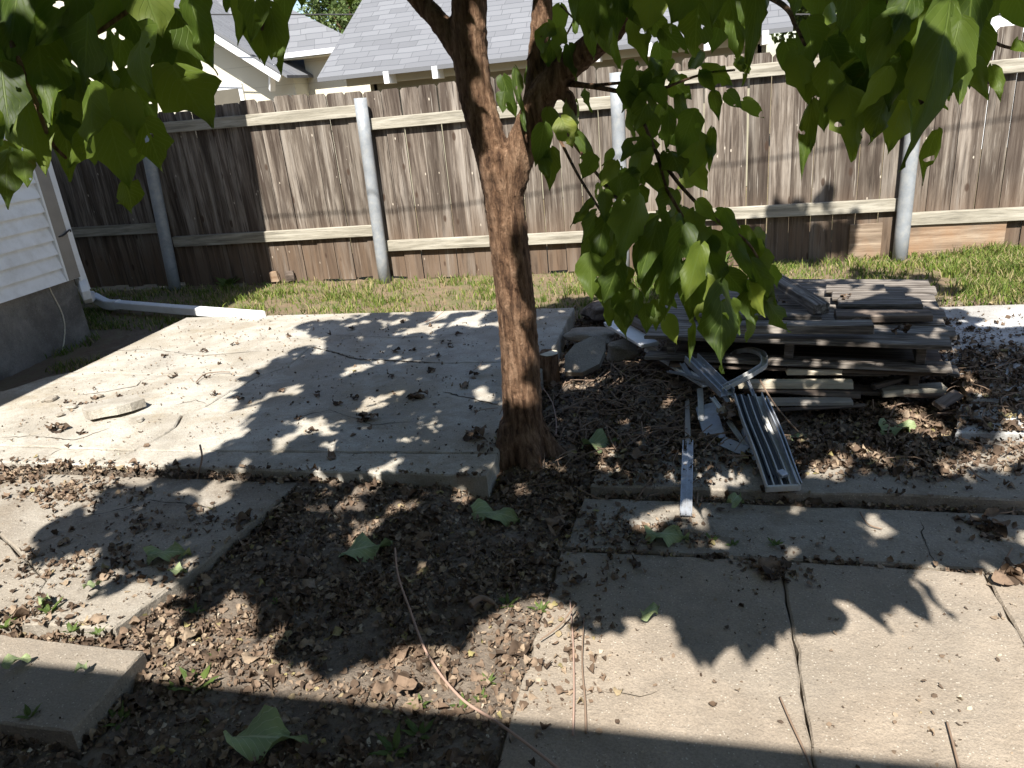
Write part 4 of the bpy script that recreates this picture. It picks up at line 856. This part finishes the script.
# long window frame, slightly bent
fb = gz(783, 491, .05); wf = empty('window_frame', tuple(fb)); tag(wf, 'long silver metal window track frame sloping down from the pile', 'window frame')
def pchild(o, p): o.parent = p; o.matrix_parent_inverse = Matrix.Translation(-p.location); [o.__delitem__(q) for q in ('label', 'category') if q in o]
def unorg(o):
    o.data.transform(Matrix.Translation(o.location)); o.location = (0, 0, 0); return o
fp = list(smooth_path([gz(748, 398, .15), gz(757, 424, .12), gz(771, 458, .075), gz(783, 491, .05)], 5))
pchild(unorg(channel('track', 'a', fp, .115, .026, M_wmetal, 'x', inner=3, th=.005)), wf)
for off_ in (-.042, -.014, .014):
    pchild(unorg(channel('dark_strip', 'a', [p + np.array([off_, 0, .0065]) for p in fp], .016, .004, M_black, 'x')), wf)  # black strips stand in for the shaded gaps between the track ridges
sd1 = np.array([.055, .01, .012])
pchild(unorg(channel('side_rail', 'a', [p + sd1 + np.array([0, 0, .012 * math.sin(i * .4)]) for i, p in enumerate(fp[2:])], .018, .03, M_alu, 'x')), wf)
pchild(unorg(channel('dark_strip', 'a', [p - sd1 * .5 + np.array([0, 0, .02]) for p in fp[:-2]], .02, .008, M_black, 'x')), wf)
dd = fp[-1] - fp[-2]; q = Vector(dd).to_track_quat('X', 'Z').to_matrix()
mb = MB(); mb.box(tuple(fb + np.array([0, 0, .012])), (.012, .122, .026), q @ Matrix.Rotation(.06, 3, 'Z'), jit=.001, bev=.004); pchild(mb.build('end_cap', M_wmetal), wf)
mb = MB(); mb.box(tuple(fp[-3] + np.array([.01, 0, .026])), (.035, .03, .016), q @ rotz(.4), bev=.003); pchild(mb.build('latch', M_alu), wf)
channel('metal_track', 'folded grey metal track poking from under the pallet corner', [gz(691, 360, .2), gz(706, 375, .17), gz(727, 396, .13)], .07, .03, M_alu, 'metal track', inner=1)
channel('metal_track', 'slim pale track lying along the long silver frame', [gz(742, 405, .12), gz(752, 425, .10), gz(768, 460, .05)], .03, .02, M_wmetal, 'metal track')
channel('metal_track', 'curled white metal strip hooked over the board end', list(smooth_path([gz(722, 391, .14), gz(740, 382, .17), gz(757, 372, .19), gz(764, 366, .2) , gz(762, 356, .21), gz(750, 352, .2), gz(738, 354, .17), gz(728, 362, .15)], 5)), .03, .02, M_wmetal, 'metal strip')
for lb, pp, w2, m2 in [('thin bent grey strip crossing over the folded track', [(668, 372, .15), (700, 380, .16), (735, 398, .12), (752, 420, .08)], .016, M_alu),
                       ('twisted dirty strip curling left of the long frame', [(712, 398, .13), (722, 412, .11), (738, 436, .07), (757, 462, .04), (762, 470, .05)], .02, M_wmetal),
                       ('dark bent strip hanging from the curled white strip', [(745, 376, .18), (752, 392, .14), (762, 415, .09), (776, 432, .06)], .014, M_grey),
                       ('short kinked grey strip on top of the slanting board', [(682, 364, .17), (694, 380, .15), (716, 388, .14), (728, 402, .11)], .022, M_grey)]:
    channel('metal_strip', lb, list(smooth_path([gz(*p_) for p_ in pp], 5)), w2, .008, m2, 'metal strip', th=.002)
plank('narrow white strip standing below the slanting board', gz(700, 389, .10), gz(702, 421, .05), .025, .012, M_wmetal, name='metal_strip', cat='metal strip')
plank('blue grey sheet metal piece below the folded track', gz(705, 405, .07), gz(716, 440, .04), .085, .008, M_grey, name='metal_sheet', cat='metal sheet', roll=.3)
plank('dark grey sheet metal piece beside the leaf filled gap', gz(745, 425, .06), gz(764, 464, .035), .07, .008, M_grey, name='metal_sheet', cat='metal sheet', roll=-.4)
plank('small bent grey flashing between the two sheet pieces', gz(722, 441, .055), gz(746, 452, .05), .05, .006, M_grey, name='metal_sheet', cat='metal sheet', roll=.5)
channel('metal_track', 'straight light grey track lying flat on the slab, pointing at the viewer', [gz(688, 443, .05), gz(687, 480, .045), gz(686, 516, .01)], .042, .014, M_alu, 'metal track', inner=1)
plank('thin dark upper strip leading into the straight track', gz(687, 400, .05), gz(688, 444, .055), .02, .01, M_tan, name='metal_strip', cat='metal strip')

rubble = np.random.default_rng(5)
DB = [('bent bark slab wedged beside the folded track', 676, 372, .08, .22, .05, .02, .9, M_dwood), ('dark splintered lath low in the pile at centre', 800, 392, .07, .5, .035, .02, -.1, M_dwood), ('rotten lath poking out at the right of the pile', 905, 378, .09, .34, .03, .02, .5, M_dwood),
      ('grey splintered strip under the pallet middle', 840, 374, .12, .4, .04, .015, .06, M_pallet), ('broken brown stick board beneath the left pallet corner', 690, 352, .14, .3, .03, .03, -.3, M_dwood), ('thin lath fallen in front of the pale board', 815, 408, .03, .42, .025, .015, .12, M_dwood), ('short dark offcut on the litter right of the pallets', 948, 400, .04, .2, .05, .02, .9, M_dwood)]
for lb, px, py, z, L_, w_, h_, a, m_ in DB:
    c = gz(px, py, z); d = np.array([math.cos(a), math.sin(a), rubble.normal(0, .06)]) * L_ / 2; plank(lb, c - d, c + d, w_, h_, m_, name='lath', cat='lath', roll=rubble.normal(0, .3))
# ------------------------------------------------------------------ rocks, log, chunks
def rock(name, label, c, size, mat, cat, rz=0.0, tilt=0.0, seed=0, sub=3, rough=.12):
    bm = bmesh.new(); bmesh.ops.create_icosphere(bm, subdivisions=sub, radius=1.0); r = np.random.default_rng(seed); K = r.normal(0, 1, (7, 3)); ph = r.random(7) * 6
    for v in bm.verts:
        p = np.array(v.co); p = np.sign(p) * np.abs(p) ** .6; p = p * (1 + rough * sum(math.sin(K[i].dot(p) * 2.2 + ph[i]) for i in range(7)) / 2.5)
        v.co = Vector(p * np.array(size) / 2)
    me = bpy.data.meshes.new(name); bm.to_mesh(me); bm.free(); o = link(name, me, mat, None, False); o.location = c; o.rotation_euler = (tilt, 0, rz); tag(o, label, cat); return o
# sawn log
c = gz(549, 382, .0); mb = MB(); mb.tube([(0, 0, -.04), (0, 0, .08), (.012, -.01, .165)], [.066, .062, .05], 14, noise=.05); o = mb.build('log', M_bark, None, False); o.location = c; tag(o, 'short brown log stump standing right of the trunk', 'log')
mb = MB(); mb.tube([(0, 0, 0), (0, 0, .003)], .048, 14, noise=.04); o2 = mb.build('cut_face', M_pale, o); o2.location = (.012, -.01, .165)
c = gz(586, 362, .1); mb = MB(); mb.prism([(-.13, -.06), (-.05, -.1), (.05, -.085), (.1, -.02), (.125, .05), (.06, .1), (-.03, .09), (-.1, .04)], -.02, .016); o = mb.build('flat_stone', M_pave2); o.location = (c[0], c[1], .13); o.rotation_euler = (.55, -.25, .3); tag(o, 'flat pale stone tilted up on the rubble beside the patio corner', 'stone')
c = gz(622, 350, .1); rock('concrete_chunk', 'grey concrete chunk half buried below the white trim board', (c[0], c[1], .1), (.15, .12, .1), M_pave2, 'chunk', .2, .2, 6)
c = gz(590, 330, .1); rock('concrete_chunk', 'dark flat concrete chunk between patio corner and rubble', (c[0], c[1], .07), (.3, .2, .08), M_pave2, 'chunk', -.3, -.1, 8)
c = gz(600, 308, .1); rock('concrete_chunk', 'small dark chunk under the lowest hanging leaves', (c[0], c[1], .09), (.2, .18, .1), M_dwood, 'chunk', .7, .1, 9)
# lifted slab piece with the hole below it, on the patio
pz = zt([(83, 413), (88, 406), (104, 401), (122, 398), (137, 396), (141, 401), (146, 404), (132, 410), (118, 414), (104, 416), (90, 419)], .125); mb = MB(); ctr = np.mean(pz, axis=0)
mb.prism([tuple(np.array(p) - ctr) for p in pz], -.03, .012); o = mb.build('broken_slab_piece', M_patio); o.location = (ctr[0], ctr[1], .137); o.rotation_euler = (-.10, -.07, .0); tag(o, 'loose flat piece of broken concrete lifted on the patio at left', 'concrete piece')
for i, (px, py, s_) in enumerate([(72, 407, .04), (60, 415, .03), (140, 420, .03), (100, 396, .035), (45, 400, .03), (52, 399, .05)]):
    c = gz(px, py, .11); rock('concrete_crumb', ['mossy', 'round', 'small grey', 'flat', 'tiny', 'yellowish'][i] + ' crumb of concrete near the lifted patio piece', (c[0], c[1], .112), (s_ * 1.4, s_, s_ * .5), M_pave2 if i % 2 else M_patio, 'crumb', i, 0, 20 + i, 2)

# ------------------------------------------------------------------ leaf litter (one uncountable carpet)
def litter(n, xr_, yr_, dens, smin, smax, name, mat, lift=.004, flat=.5, coarse=False):
    nu_, nv_ = (3, 4) if not coarse else (2, 3); U, Vv = np.meshgrid(np.linspace(-1, 1, nu_), np.linspace(0, 1, nv_)); prof = np.array([.35, 1.0, .8, .2]) if not coarse else np.array([.6, 1.0, .4])
    fb = [(j * nu_ + i, j * nu_ + i + 1, (j + 1) * nu_ + i + 1, (j + 1) * nu_ + i) for j in range(nv_ - 1) for i in range(nu_ - 1)]
    x = rng.uniform(*xr_, n * 6); y = rng.uniform(*yr_, n * 6); keep = rng.random(n * 6) < dens(x, y); x = x[keep][:n]; y = y[keep][:n]; m = len(x)
    z = surf(x, y); s_ = smin + (smax - smin) * rng.random(m) ** 2.4
    sx_ = s_[:, None] * rng.uniform(.3, .6, m)[:, None]; lx = (U * prof[:, None]).ravel()[None] * sx_ ; ly = (Vv.ravel()[None] - .5) * s_[:, None] * 1.1
    cu = rng.uniform(-1.3, 2.0, m)[:, None]; cv = rng.uniform(-1.2, 1.8, m)[:, None]
    lz = cu * lx ** 2 / sx_ + cv * ly ** 2 / s_[:, None] + rng.normal(0, .075, lx.shape) * s_[:, None]
    L = np.stack([lx + rng.normal(0, .075, lx.shape) * s_[:, None], ly + rng.normal(0, .075, lx.shape) * s_[:, None], lz], -1)
    a = rng.uniform(0, 6.28, m); tx_ = rng.normal(0, flat, m); ty = rng.normal(0, flat, m)
    ca_, sa = np.cos(a), np.sin(a); c1, s1 = np.cos(tx_), np.sin(tx_); c2, s2 = np.cos(ty), np.sin(ty); Z0 = np.zeros(m); O = np.ones(m)
    Rz = np.stack([np.stack([ca_, -sa, Z0], -1), np.stack([sa, ca_, Z0], -1), np.stack([Z0, Z0, O], -1)], -2)
    Rx = np.stack([np.stack([O, Z0, Z0], -1), np.stack([Z0, c1, -s1], -1), np.stack([Z0, s1, c1], -1)], -2)
    Ry = np.stack([np.stack([c2, Z0, s2], -1), np.stack([Z0, O, Z0], -1), np.stack([-s2, Z0, c2], -1)], -2)
    W = np.einsum('nij,nkj->nki', Rz @ Rx @ Ry, L)
    zmin = W[:, :, 2].min(1); W += np.stack([x, y, z - zmin * .7 + rng.uniform(-.002, lift, m)], -1)[:, None]
    k = nu_ * nv_; Fa = (np.arange(m)[:, None, None] * k + np.array(fb)[None]).reshape(-1, 4)
    me = bpy.data.meshes.new(name); me.from_pydata(W.reshape(-1, 3).tolist(), [], Fa.tolist()); me.update(); return link(name, me, mat, None, True)
def gauss(x, y, cx, cy, sx_, sy): return np.exp(-(((x - cx) / sx_) ** 2 + ((y - cy) / sy) ** 2))
def dens(x, y):
    s_ = in_slab(x, y); off = s_ < -5
    d = np.where(off, .8, np.where((y < 2.1) & (x > -.3), .0008, 0.0025))
    d = np.where((y > 4.75) & off, .10, d); d = np.where((x < -3.95) & off, .12, d)
    d = d * (.45 + .7 * (vnoise(x, y, 5) > .45)) * (.5 + .7 * (vnoise(x, y, 16) > .4))
    g = lambda px, py, z=0: gz(px, py, z)
    for (px, py, sx_, sy, a) in [(70, 505, .3, .08, .75), (30, 490, .22, .08, .6), (180, 540, .35, .1, .32), (120, 585, .45, .14, .26), (60, 625, .3, .04, .4), (600, 470, .35, .15, .7), (760, 440, .5, .2, .9), (860, 460, .35, .16, .95), (960, 380, .35, .18, .9), (930, 340, .25, .25, .35),
                              (900, 400, .4, .2, .9), (990, 530, .06, .05, .8), (775, 575, .09, .07, .9), (680, 540, .25, .05, .4), (620, 530, .2, .12, .5), (590, 560, .12, .1, .3), (560, 640, .1, .25, .45), (440, 320, .3, .1, .04), (980, 340, .5, .3, .12), (1000, 470, .4, .05, .2)]:
        c = g(px, py); d = np.maximum(d, a * gauss(x, y, c[0], c[1], sx_, sy) * (.35 + .9 * (vnoise(x, y, 9) > .4)))
    ed = np.zeros_like(d)
    for yy in (2.475, 2.12): ed = np.maximum(ed, np.where(x > -.5, .5 * np.exp(-((y - yy) / .016) ** 2), 0))
    ed = np.maximum(ed, np.where(x < -.8, .6 * np.exp(-((y - 2.41) / .03) ** 2), 0)); ed = np.maximum(ed, np.where(x < -1.6, .5 * np.exp(-((y - 1.49) / .03) ** 2), 0))
    # piles under the pallets stay thick
    return np.maximum(d, ed)
tag(litter(46000, (-3.2, 2.6), (1.0, 4.9), dens, .005, .027, 'leaf_litter', M_litter, .005, .28), 'brown dry leaf litter covering the bare soil and slab joints', 'leaf litter', kind='stuff')
def dens3(x, y): return np.clip(1.4 * gauss(x, y, .55, 2.85, .42, .2) + 1.3 * gauss(x, y, 1.1, 3.25, .35, .28) + 1.2 * gauss(x, y, -.15, 2.85, .35, .25) + .9 * gauss(x, y, 1.35, 3.75, .3, .35), 0, 1) * (.4 + .8 * (vnoise(x, y, 7) > .4))
tag(litter(7000, (-.7, 2.0), (2.45, 4.2), dens3, .006, .034, 'leaf_litter', M_litter, .008, .35), 'thick dark leaf litter heaped round the foot of the pallet pile', 'leaf litter', kind='stuff')
def dens2(x, y): return np.where(in_slab(x, y) > -5, .05, .8) * (.3 + (vnoise(x, y, 7) > .45))
big = MB(); cx_ = rng.uniform(-3.2, 2.6, 30000); cy_ = rng.uniform(1.0, 4.2, 30000); kp = rng.random(30000) < dens(cx_, cy_) * np.where(in_slab(cx_, cy_) > -5, .6, 1); cx_ = cx_[kp][:800]; cy_ = cy_[kp][:800]; cz_ = surf(cx_, cy_)
for x, y, z in zip(cx_, cy_, cz_):
    z = z + rng.uniform(.004, .014); l = rng.uniform(.03, .08) * (.8 if rng.random() < .75 else 1.2); a = rng.uniform(0, 6.28)
    d = np.array([math.cos(a), math.sin(a), rng.normal(0, .2)]) * l / 2; c = np.array([x, y, z])
    addleaf(big, c - d, c + d, (rng.normal(0, .3), rng.normal(0, .3), 1), l * rng.uniform(.4, .75), fold=rng.uniform(-.9, .9), curl=rng.uniform(-.9, 1.4), wave=.16, lobes=rng.choice([0, .25]))
tag(big.build('leaf_litter', M_litter, None, True), 'larger curled brown leaves mixed through the litter', 'leaf litter', kind='stuff')
k = NT('pale_chaff'); k.color(k.ramp(k.island(), [(0, (.06, .042, .03)), (.5, (.16, .115, .08)), (.88, (.27, .21, .15)), (1, (.42, .37, .29))])); M_chaff = k.m
tag(litter(55000, (-3.6, 2.6), (.9, 4.9), dens2, .003, .014, 'seed_chaff', M_chaff, .003, .4, True), 'pale chaff and tiny seed scraps scattered over soil and slabs', 'chaff', kind='stuff')

# clumps of dead leaves lying on the patio
def deadleaf(label, px, py, z, n=5, s_=.05):
    c = gz(px, py, z); mb = MB()
    for i in range(n):
        a = rng.uniform(0, 6.28); b = np.array([rng.normal(0, s_ * .35), rng.normal(0, s_ * .3), .006 + i * .004]); d = np.array([math.cos(a), math.sin(a), rng.uniform(-.1, .3)]) * s_ * rng.uniform(.6, 1.1)
        addleaf(mb, b - d / 2, b + d / 2, (rng.normal(0, .5), rng.normal(0, .5), 1), s_ * rng.uniform(.4, .8), fold=rng.uniform(-1, 1), curl=rng.uniform(-1, 1), wave=.12)
    o = mb.build('dead_leaf_clump', M_litter, None, True); o.location = c; tag(o, label, 'dead leaves', 'dead leaf clumps on the concrete'); return o
DL = [(172, 378), (208, 378), (218, 394), (238, 398), (203, 352), (165, 356), (236, 345), (292, 336), (320, 395), (366, 420), (335, 405), (431, 372), (417, 397), (446, 343), (404, 322), (455, 335), (474, 376), (470, 410), (475, 437), (448, 347), (355, 398), (300, 420), (120, 398), (80, 405), (66, 403), (100, 408), (60, 430), (85, 434), (280, 392), (352, 330), (398, 352), (415, 350), (390, 376), (310, 432), (440, 356)]
for i, (px, py) in enumerate(DL):
    big = i in (12, 18, 9, 25, 26)
    deadleaf('small clump of curled dead leaves lying on the raised patio', px, py, PZ + .001, 3 if not big else 6, .036 if not big else .06)
for (px, py, lb) in [(985, 524, 'large dark crumpled leaf on the shaded slab at right'), (770, 572, 'crumpled leaf bundle on the joint in front of the frames'), (404, 683, 'orange brown curled leaf on the soil'), (1016, 577, 'brown curled leaf at the right edge'), (557, 530, 'curled dead leaf beside the shaded slab')]:
    deadleaf(lb, px, py, .004, 5, .075)
for (px, py, lb) in [(752, 305, 'brown leaf clump on the left of the pallet top'), (778, 303, 'brown leaf clump caught beside the short square beam'), (862, 324, 'small dead leaf clump near the right end of the thick beam'), (900, 331, 'curled dead leaf on the front deck board of the pallet'), (845, 300, 'dead leaves between the grey boards on the pallet'), (790, 292, 'dead leaves by the far end of the square beam')]:
    o = deadleaf(lb, px, py, .33, 5, .05); del o['group']
o = deadleaf('heap of sunlit tan curled leaves packed beside the long frame', 735, 425, .07, 16, .07); del o['group']
# big fallen green leaves
FL = [(272, 746, 66, 30, 0.1, 'large pale green fallen leaf in the front shade'), (368, 553, 44, 24, .6, 'fresh green fallen leaf on dark soil in the middle'), (497, 519, 42, 14, 0, 'torn green fallen leaf in front of the trunk'), (604, 450, 34, 12, .2, 'pale green fallen leaf right of the trunk foot'),
      (900, 433, 34, 16, .3, 'bright green fallen leaf on litter right of the pile'), (171, 558, 36, 16, .4, 'green fallen leaf lying on the low left slab'), (652, 618, 22, 14, .8, 'small yellow green leaf on the sunlit front slab'), (736, 504, 22, 16, 1.2, 'dull green leaf between the two metal tracks'),
      (668, 540, 36, 10, .1, 'pale curled fallen leaf on the narrow slab'), (798, 443, 16, 8, .5, 'tiny pale green leaf right of the long frame'), (20, 668, 20, 12, .7, 'small wilted leaf on the thick left slab'), (86, 674, 14, 10, 1.6, 'tiny wilted leaf near the sharp slab corner'), (180, 577, 16, 10, .2, 'yellow leaf on the low left slab'), (48, 606, 14, 10, 2, 'yellow green leaf on the broken corner slab'), (95, 591, 14, 9, 1, 'round lime leaf on the low left slab')]
for (px, py, wpx, hpx, a, lb) in FL:
    c = gz(px, py, 0); z = float(surf(np.array(c[0]), np.array(c[1]))); c = gz(px, py, z); zc = project(c)[2]; L = wpx / F * zc * 1.15; mb = MB()
    d = np.array([math.cos(a), math.sin(a), .0]) * L / 2; addleaf(mb, -d + [0, 0, .02], d + [0, 0, .012], (rng.normal(0, .12), -.1, 1), L * .58, fold=rng.uniform(-.45, .35), curl=rng.uniform(-.1, .5), wave=.2, lobes=.35)
    o = mb.build('fallen_leaf', M_fresh, None, True); o.location = (c[0], c[1], z + .012); tag(o, lb, 'leaf')

# ------------------------------------------------------------------ sticks and vines
k = NT('dry_twig_bark'); k.color((.2, .14, .1)); M_tw = k.m
k = NT('pale_twig_bark'); k.color((.34, .23, .18)); M_tw2 = k.m
def stick(name, label, pts, r0, r1, mat, cat='twig'):
    P = smooth_path([gz(px, py, z) for px, py, z in pts], 7); mb = MB(); mb.tube(P, np.linspace(r0, r1, len(P)), 6); o = mb.build(name, mat, None, True); origin_to(o, P[0]); tag(o, label, cat)
stick('vine', 'long thin bent vine rising from the green leaf and trailing to the front edge', [(395, 548, .12), (398, 575, .09), (410, 610, .05), (428, 655, .02), (460, 697, .02), (500, 724, .03), (555, 766, .02), (590, 800, .02)], .003, .0045, M_tw2, 'vine')
stick('twig', 'upright looking pale twig on the sunlit front slab', [(570, 600, .02), (573, 640, .01), (574, 690, .01), (573, 735, .008)], .002, .003, M_tw2)
stick('twig', 'dark forked twig right beside the pale twig on the slab', [(584, 618, .03), (582, 660, .015), (585, 700, .01), (586, 733, .008)], .0015, .0035, M_tw)
stick('twig', 'slanting twig crossing the long slab joint near the bottom', [(780, 697, .01), (790, 720, .01), (803, 748, .008), (812, 770, .008)], .0025, .003, M_tw)
stick('twig', 'short dark twig at the bottom right of the slab', [(947, 722, .01), (952, 740, .01), (959, 768, .008)], .0025, .003, M_tw)
stick('twig', 'dark stick leaning against the patio front edge', [(200, 445, .16), (202, 458, .13), (198, 476, .07), (196, 490, .01)], .004, .003, M_tw)
stick('twig', 'curved twig on the patio near the diagonal crack', [(196, 382, .11), (205, 374, .12), (218, 372, .115), (230, 372, .112)], .003, .002, M_tw)
stick('twig', 'dark stick lying on the narrow shaded slab', [(860, 512, .01), (868, 524, .01), (882, 529, .008)], .003, .002, M_tw)
stick('twig', 'dark bent stick near the right end of the slab joint', [(970, 468, .05), (978, 476, .05), (988, 481, .045)], .004, .002, M_tw)
stick('twig', 'long straight dark stick sloping off the pile over the litter', [(760, 380, .16), (775, 405, .12), (795, 428, .06), (808, 440, .04)], .0045, .003, M_tw)
stick('twig', 'thin stick propped beside the log', [(543, 388, .1), (552, 402, .07), (556, 420, .03), (556, 435, .01)], .002, .003, M_tw2)
stick('twig', 'long low twig by the sunlit leaf pile in front', [(575, 605, .05), (560, 625, .03), (540, 640, .02)], .003, .002, M_tw)
stick('twig', 'slim twig on the joint pointing to the right corner', [(1012, 548, .03), (1005, 560, .02), (998, 572, .01)], .0025, .002, M_tw)
stick('twig', 'stub of root lying on the shaded soil', [(470, 605, .03), (482, 598, .03), (495, 604, .02)], .012, .006, M_tw)
stick('twig', 'pale twig on the back edge of the patio', [(425, 322, .115), (435, 318, .12), (444, 311, .14)], .003, .002, M_tw2)
# brushwood heap: uncountable fine sticks round the rubble
mb = MB()
for i in range(520):
    if i < 330: c = np.array([rng.normal(-.22, .28), rng.normal(3.35, .38), 0])
    else: c = np.array([rng.normal(1.25, .4), rng.normal(3.3, .35), 0])
    c[2] = float(surf(np.array(c[0]), np.array(c[1]))) + rng.uniform(.0, .04); a = rng.uniform(0, 6.28); L = rng.uniform(.05, .25); d = np.array([math.cos(a), math.sin(a), rng.normal(0, .15)]) * L
    m_ = c + rng.normal(0, .02, 3); mb.tube(smooth_path([c - d / 2, m_, c + d / 2], 3), rng.uniform(.0012, .004), 4, caps=False)
tag(mb.build('brushwood', M_tw, None), 'tangle of fine dry sticks over the rubble', 'sticks', kind='stuff')

# ------------------------------------------------------------------ grass
def blades(n, xr_, yr_, dens, h0, h1, name, w0=.0035, lean_=.7):
    x = rng.uniform(*xr_, n * 4); y = rng.uniform(*yr_, n * 4); kp = (rng.random(n * 4) < dens(x, y)) & (in_slab(x, y) < -5); x = x[kp][:n]; y = y[kp][:n]; m = len(x); z = ground_h(x, y)
    h = rng.uniform(h0, h1, m) * (.55 + .9 * vnoise(x, y, 4)); a = rng.uniform(0, 6.28, m); w_ = w0 * rng.uniform(.6, 1.5, m); ln = rng.uniform(.1, lean_, m) * h * 1.4; b = rng.uniform(0, 6.28, m)
    ux, uy = np.cos(a) * w_, np.sin(a) * w_; lx, ly = np.cos(b) * ln, np.sin(b) * ln
    V = np.stack([np.stack([x - ux, y - uy, z - .005], -1), np.stack([x + ux, y + uy, z - .005], -1), np.stack([x + ux * .8 + lx * .35, y + uy * .8 + ly * .35, z + h * .6], -1), np.stack([x - ux * .8 + lx * .35, y - uy * .8 + ly * .35, z + h * .6], -1), np.stack([x + lx, y + ly, z + h], -1)], 1)
    k5 = np.arange(m)[:, None] * 5; F1 = (k5 + np.array([0, 1, 2, 3])).tolist(); F2 = (k5 + np.array([3, 2, 4])).tolist()
    me = bpy.data.meshes.new(name); me.from_pydata(V.reshape(-1, 3).tolist(), [], F1 + F2); me.update(); return link(name, me, M_grass)
def gd(x, y):
    thin = np.where(vnoise(x + 3, y * 2.2, 3.1) > np.where(x > .3, .25, .5), 1, .2)
    base = np.where((y > 4.72) & (y < 5.95), .25 + .75 * (vnoise(x, y, 2.2) > .4), 0) * np.where(x < .4, np.where(vnoise(x, y, 6) > .35, .8, .3), 1.0)
    base = np.where((x > .3) & (x < 1.2) & (y > 4.5) & (y < 4.75), .6, base); base = np.where((y > 5.75) & (x < .3), base * .5, base)
    left = np.where((x < -3.95) & (y > 2.8), .22 * (vnoise(x, y, 4) > .55), 0)
    return np.maximum(base * thin, left)
tag(blades(62000, (-5.6, 4.2), (2.8, 5.95), gd, .018, .06, 'grass'), 'short patchy grass strip along the fence', 'grass', kind='stuff')
def gd2(x, y): return np.where((x > .35) & (y > 5.3), 1.0, 0) * (vnoise(x, y, 3) > .45)
tag(blades(6000, (.3, 4), (5.2, 5.95), gd2, .035, .085, 'grass', .003), 'longer tufts of grass at the foot of the fence', 'grass', kind='stuff')
# small weeds
def weed(label, px, py, s_=.04, n=7):
    c = gz(px, py, 0); z = float(surf(np.array(c[0]), np.array(c[1]))); c = gz(px, py, max(z, -.02)); mb = MB()
    for i in range(n):
        a = i * 2.4 + rng.random(); d = np.array([math.cos(a), math.sin(a), rng.uniform(.3, 1.0)]); d *= s_ / np.linalg.norm(d) * rng.uniform(.6, 1.2)
        addleaf(mb, d * .15, d, (-d[0], -d[1], .05), s_ * .3, fold=.2, curl=.2, wave=.02)
    o = mb.build('weed', M_weed, None, True); o.location = (c[0], c[1], z); tag(o, label, 'weed', 'small weeds in the soil'); return o
M_weed = leafmat('weed_leaf', [(0, (.055, .085, .022)), (1, (.10, .14, .035))], (.2, .35, .05), holes=False, tw=.25)
for (px, py, s_, lb) in [(196, 690, .075, 'bright upright weed where the front shade begins'), (50, 612, .05, 'small weed in the crack of the corner slab'), (5, 628, .05, 'weed at the left frame edge'), (72, 632, .04, 'weed at the joint above the thick slab'), (98, 634, .035, 'second weed at the joint above the thick slab'), (175, 690, .04, 'low weed just left of the bright one'), (480, 700, .03, 'weed by the trailing vine'), (488, 682, .03, 'weed on the soil near the front slab'), (462, 708, .04, 'tiny weed right at the vine'), (420, 705, .035, 'weed left of the vine on lit soil'), (508, 605, .04, 'weed beside the root stub'), (276, 603, .03, 'weed in front of the low left slab'), (540, 610, .04, 'weed at the shadow edge near the front slab'), (218, 658, .03, 'pale weed on the lit soil'), (195, 612, .035, 'weed beside the low left slab'), (120, 722, .05, 'dim weed in the shade under the thick slab'), (395, 752, .06, 'dim weed in the front shade'), (30, 716, .04, 'weed in the shade at the lower left'), (420, 735, .05, 'weed in shade by the vine foot'), (733, 545, .03, 'weed on the narrow slab joint'), (712, 540, .03, 'weed in the joint before the track'), (775, 545, .035, 'weed in the joint by the crumpled bundle')]:
    weed(lb, px, py, s_)
# leafy weeds against the fence foot in the shade and right of the pallets
for i, (px, py, s_, lb) in enumerate([(228, 286, .16, 'dark vine sprig climbing the shaded fence'), (598, 290, .14, 'leafy plant behind the hanging leaves'), (715, 270, .18, 'broad green plant behind the pallets')]):
    weed(lb, px, py, s_, 16)
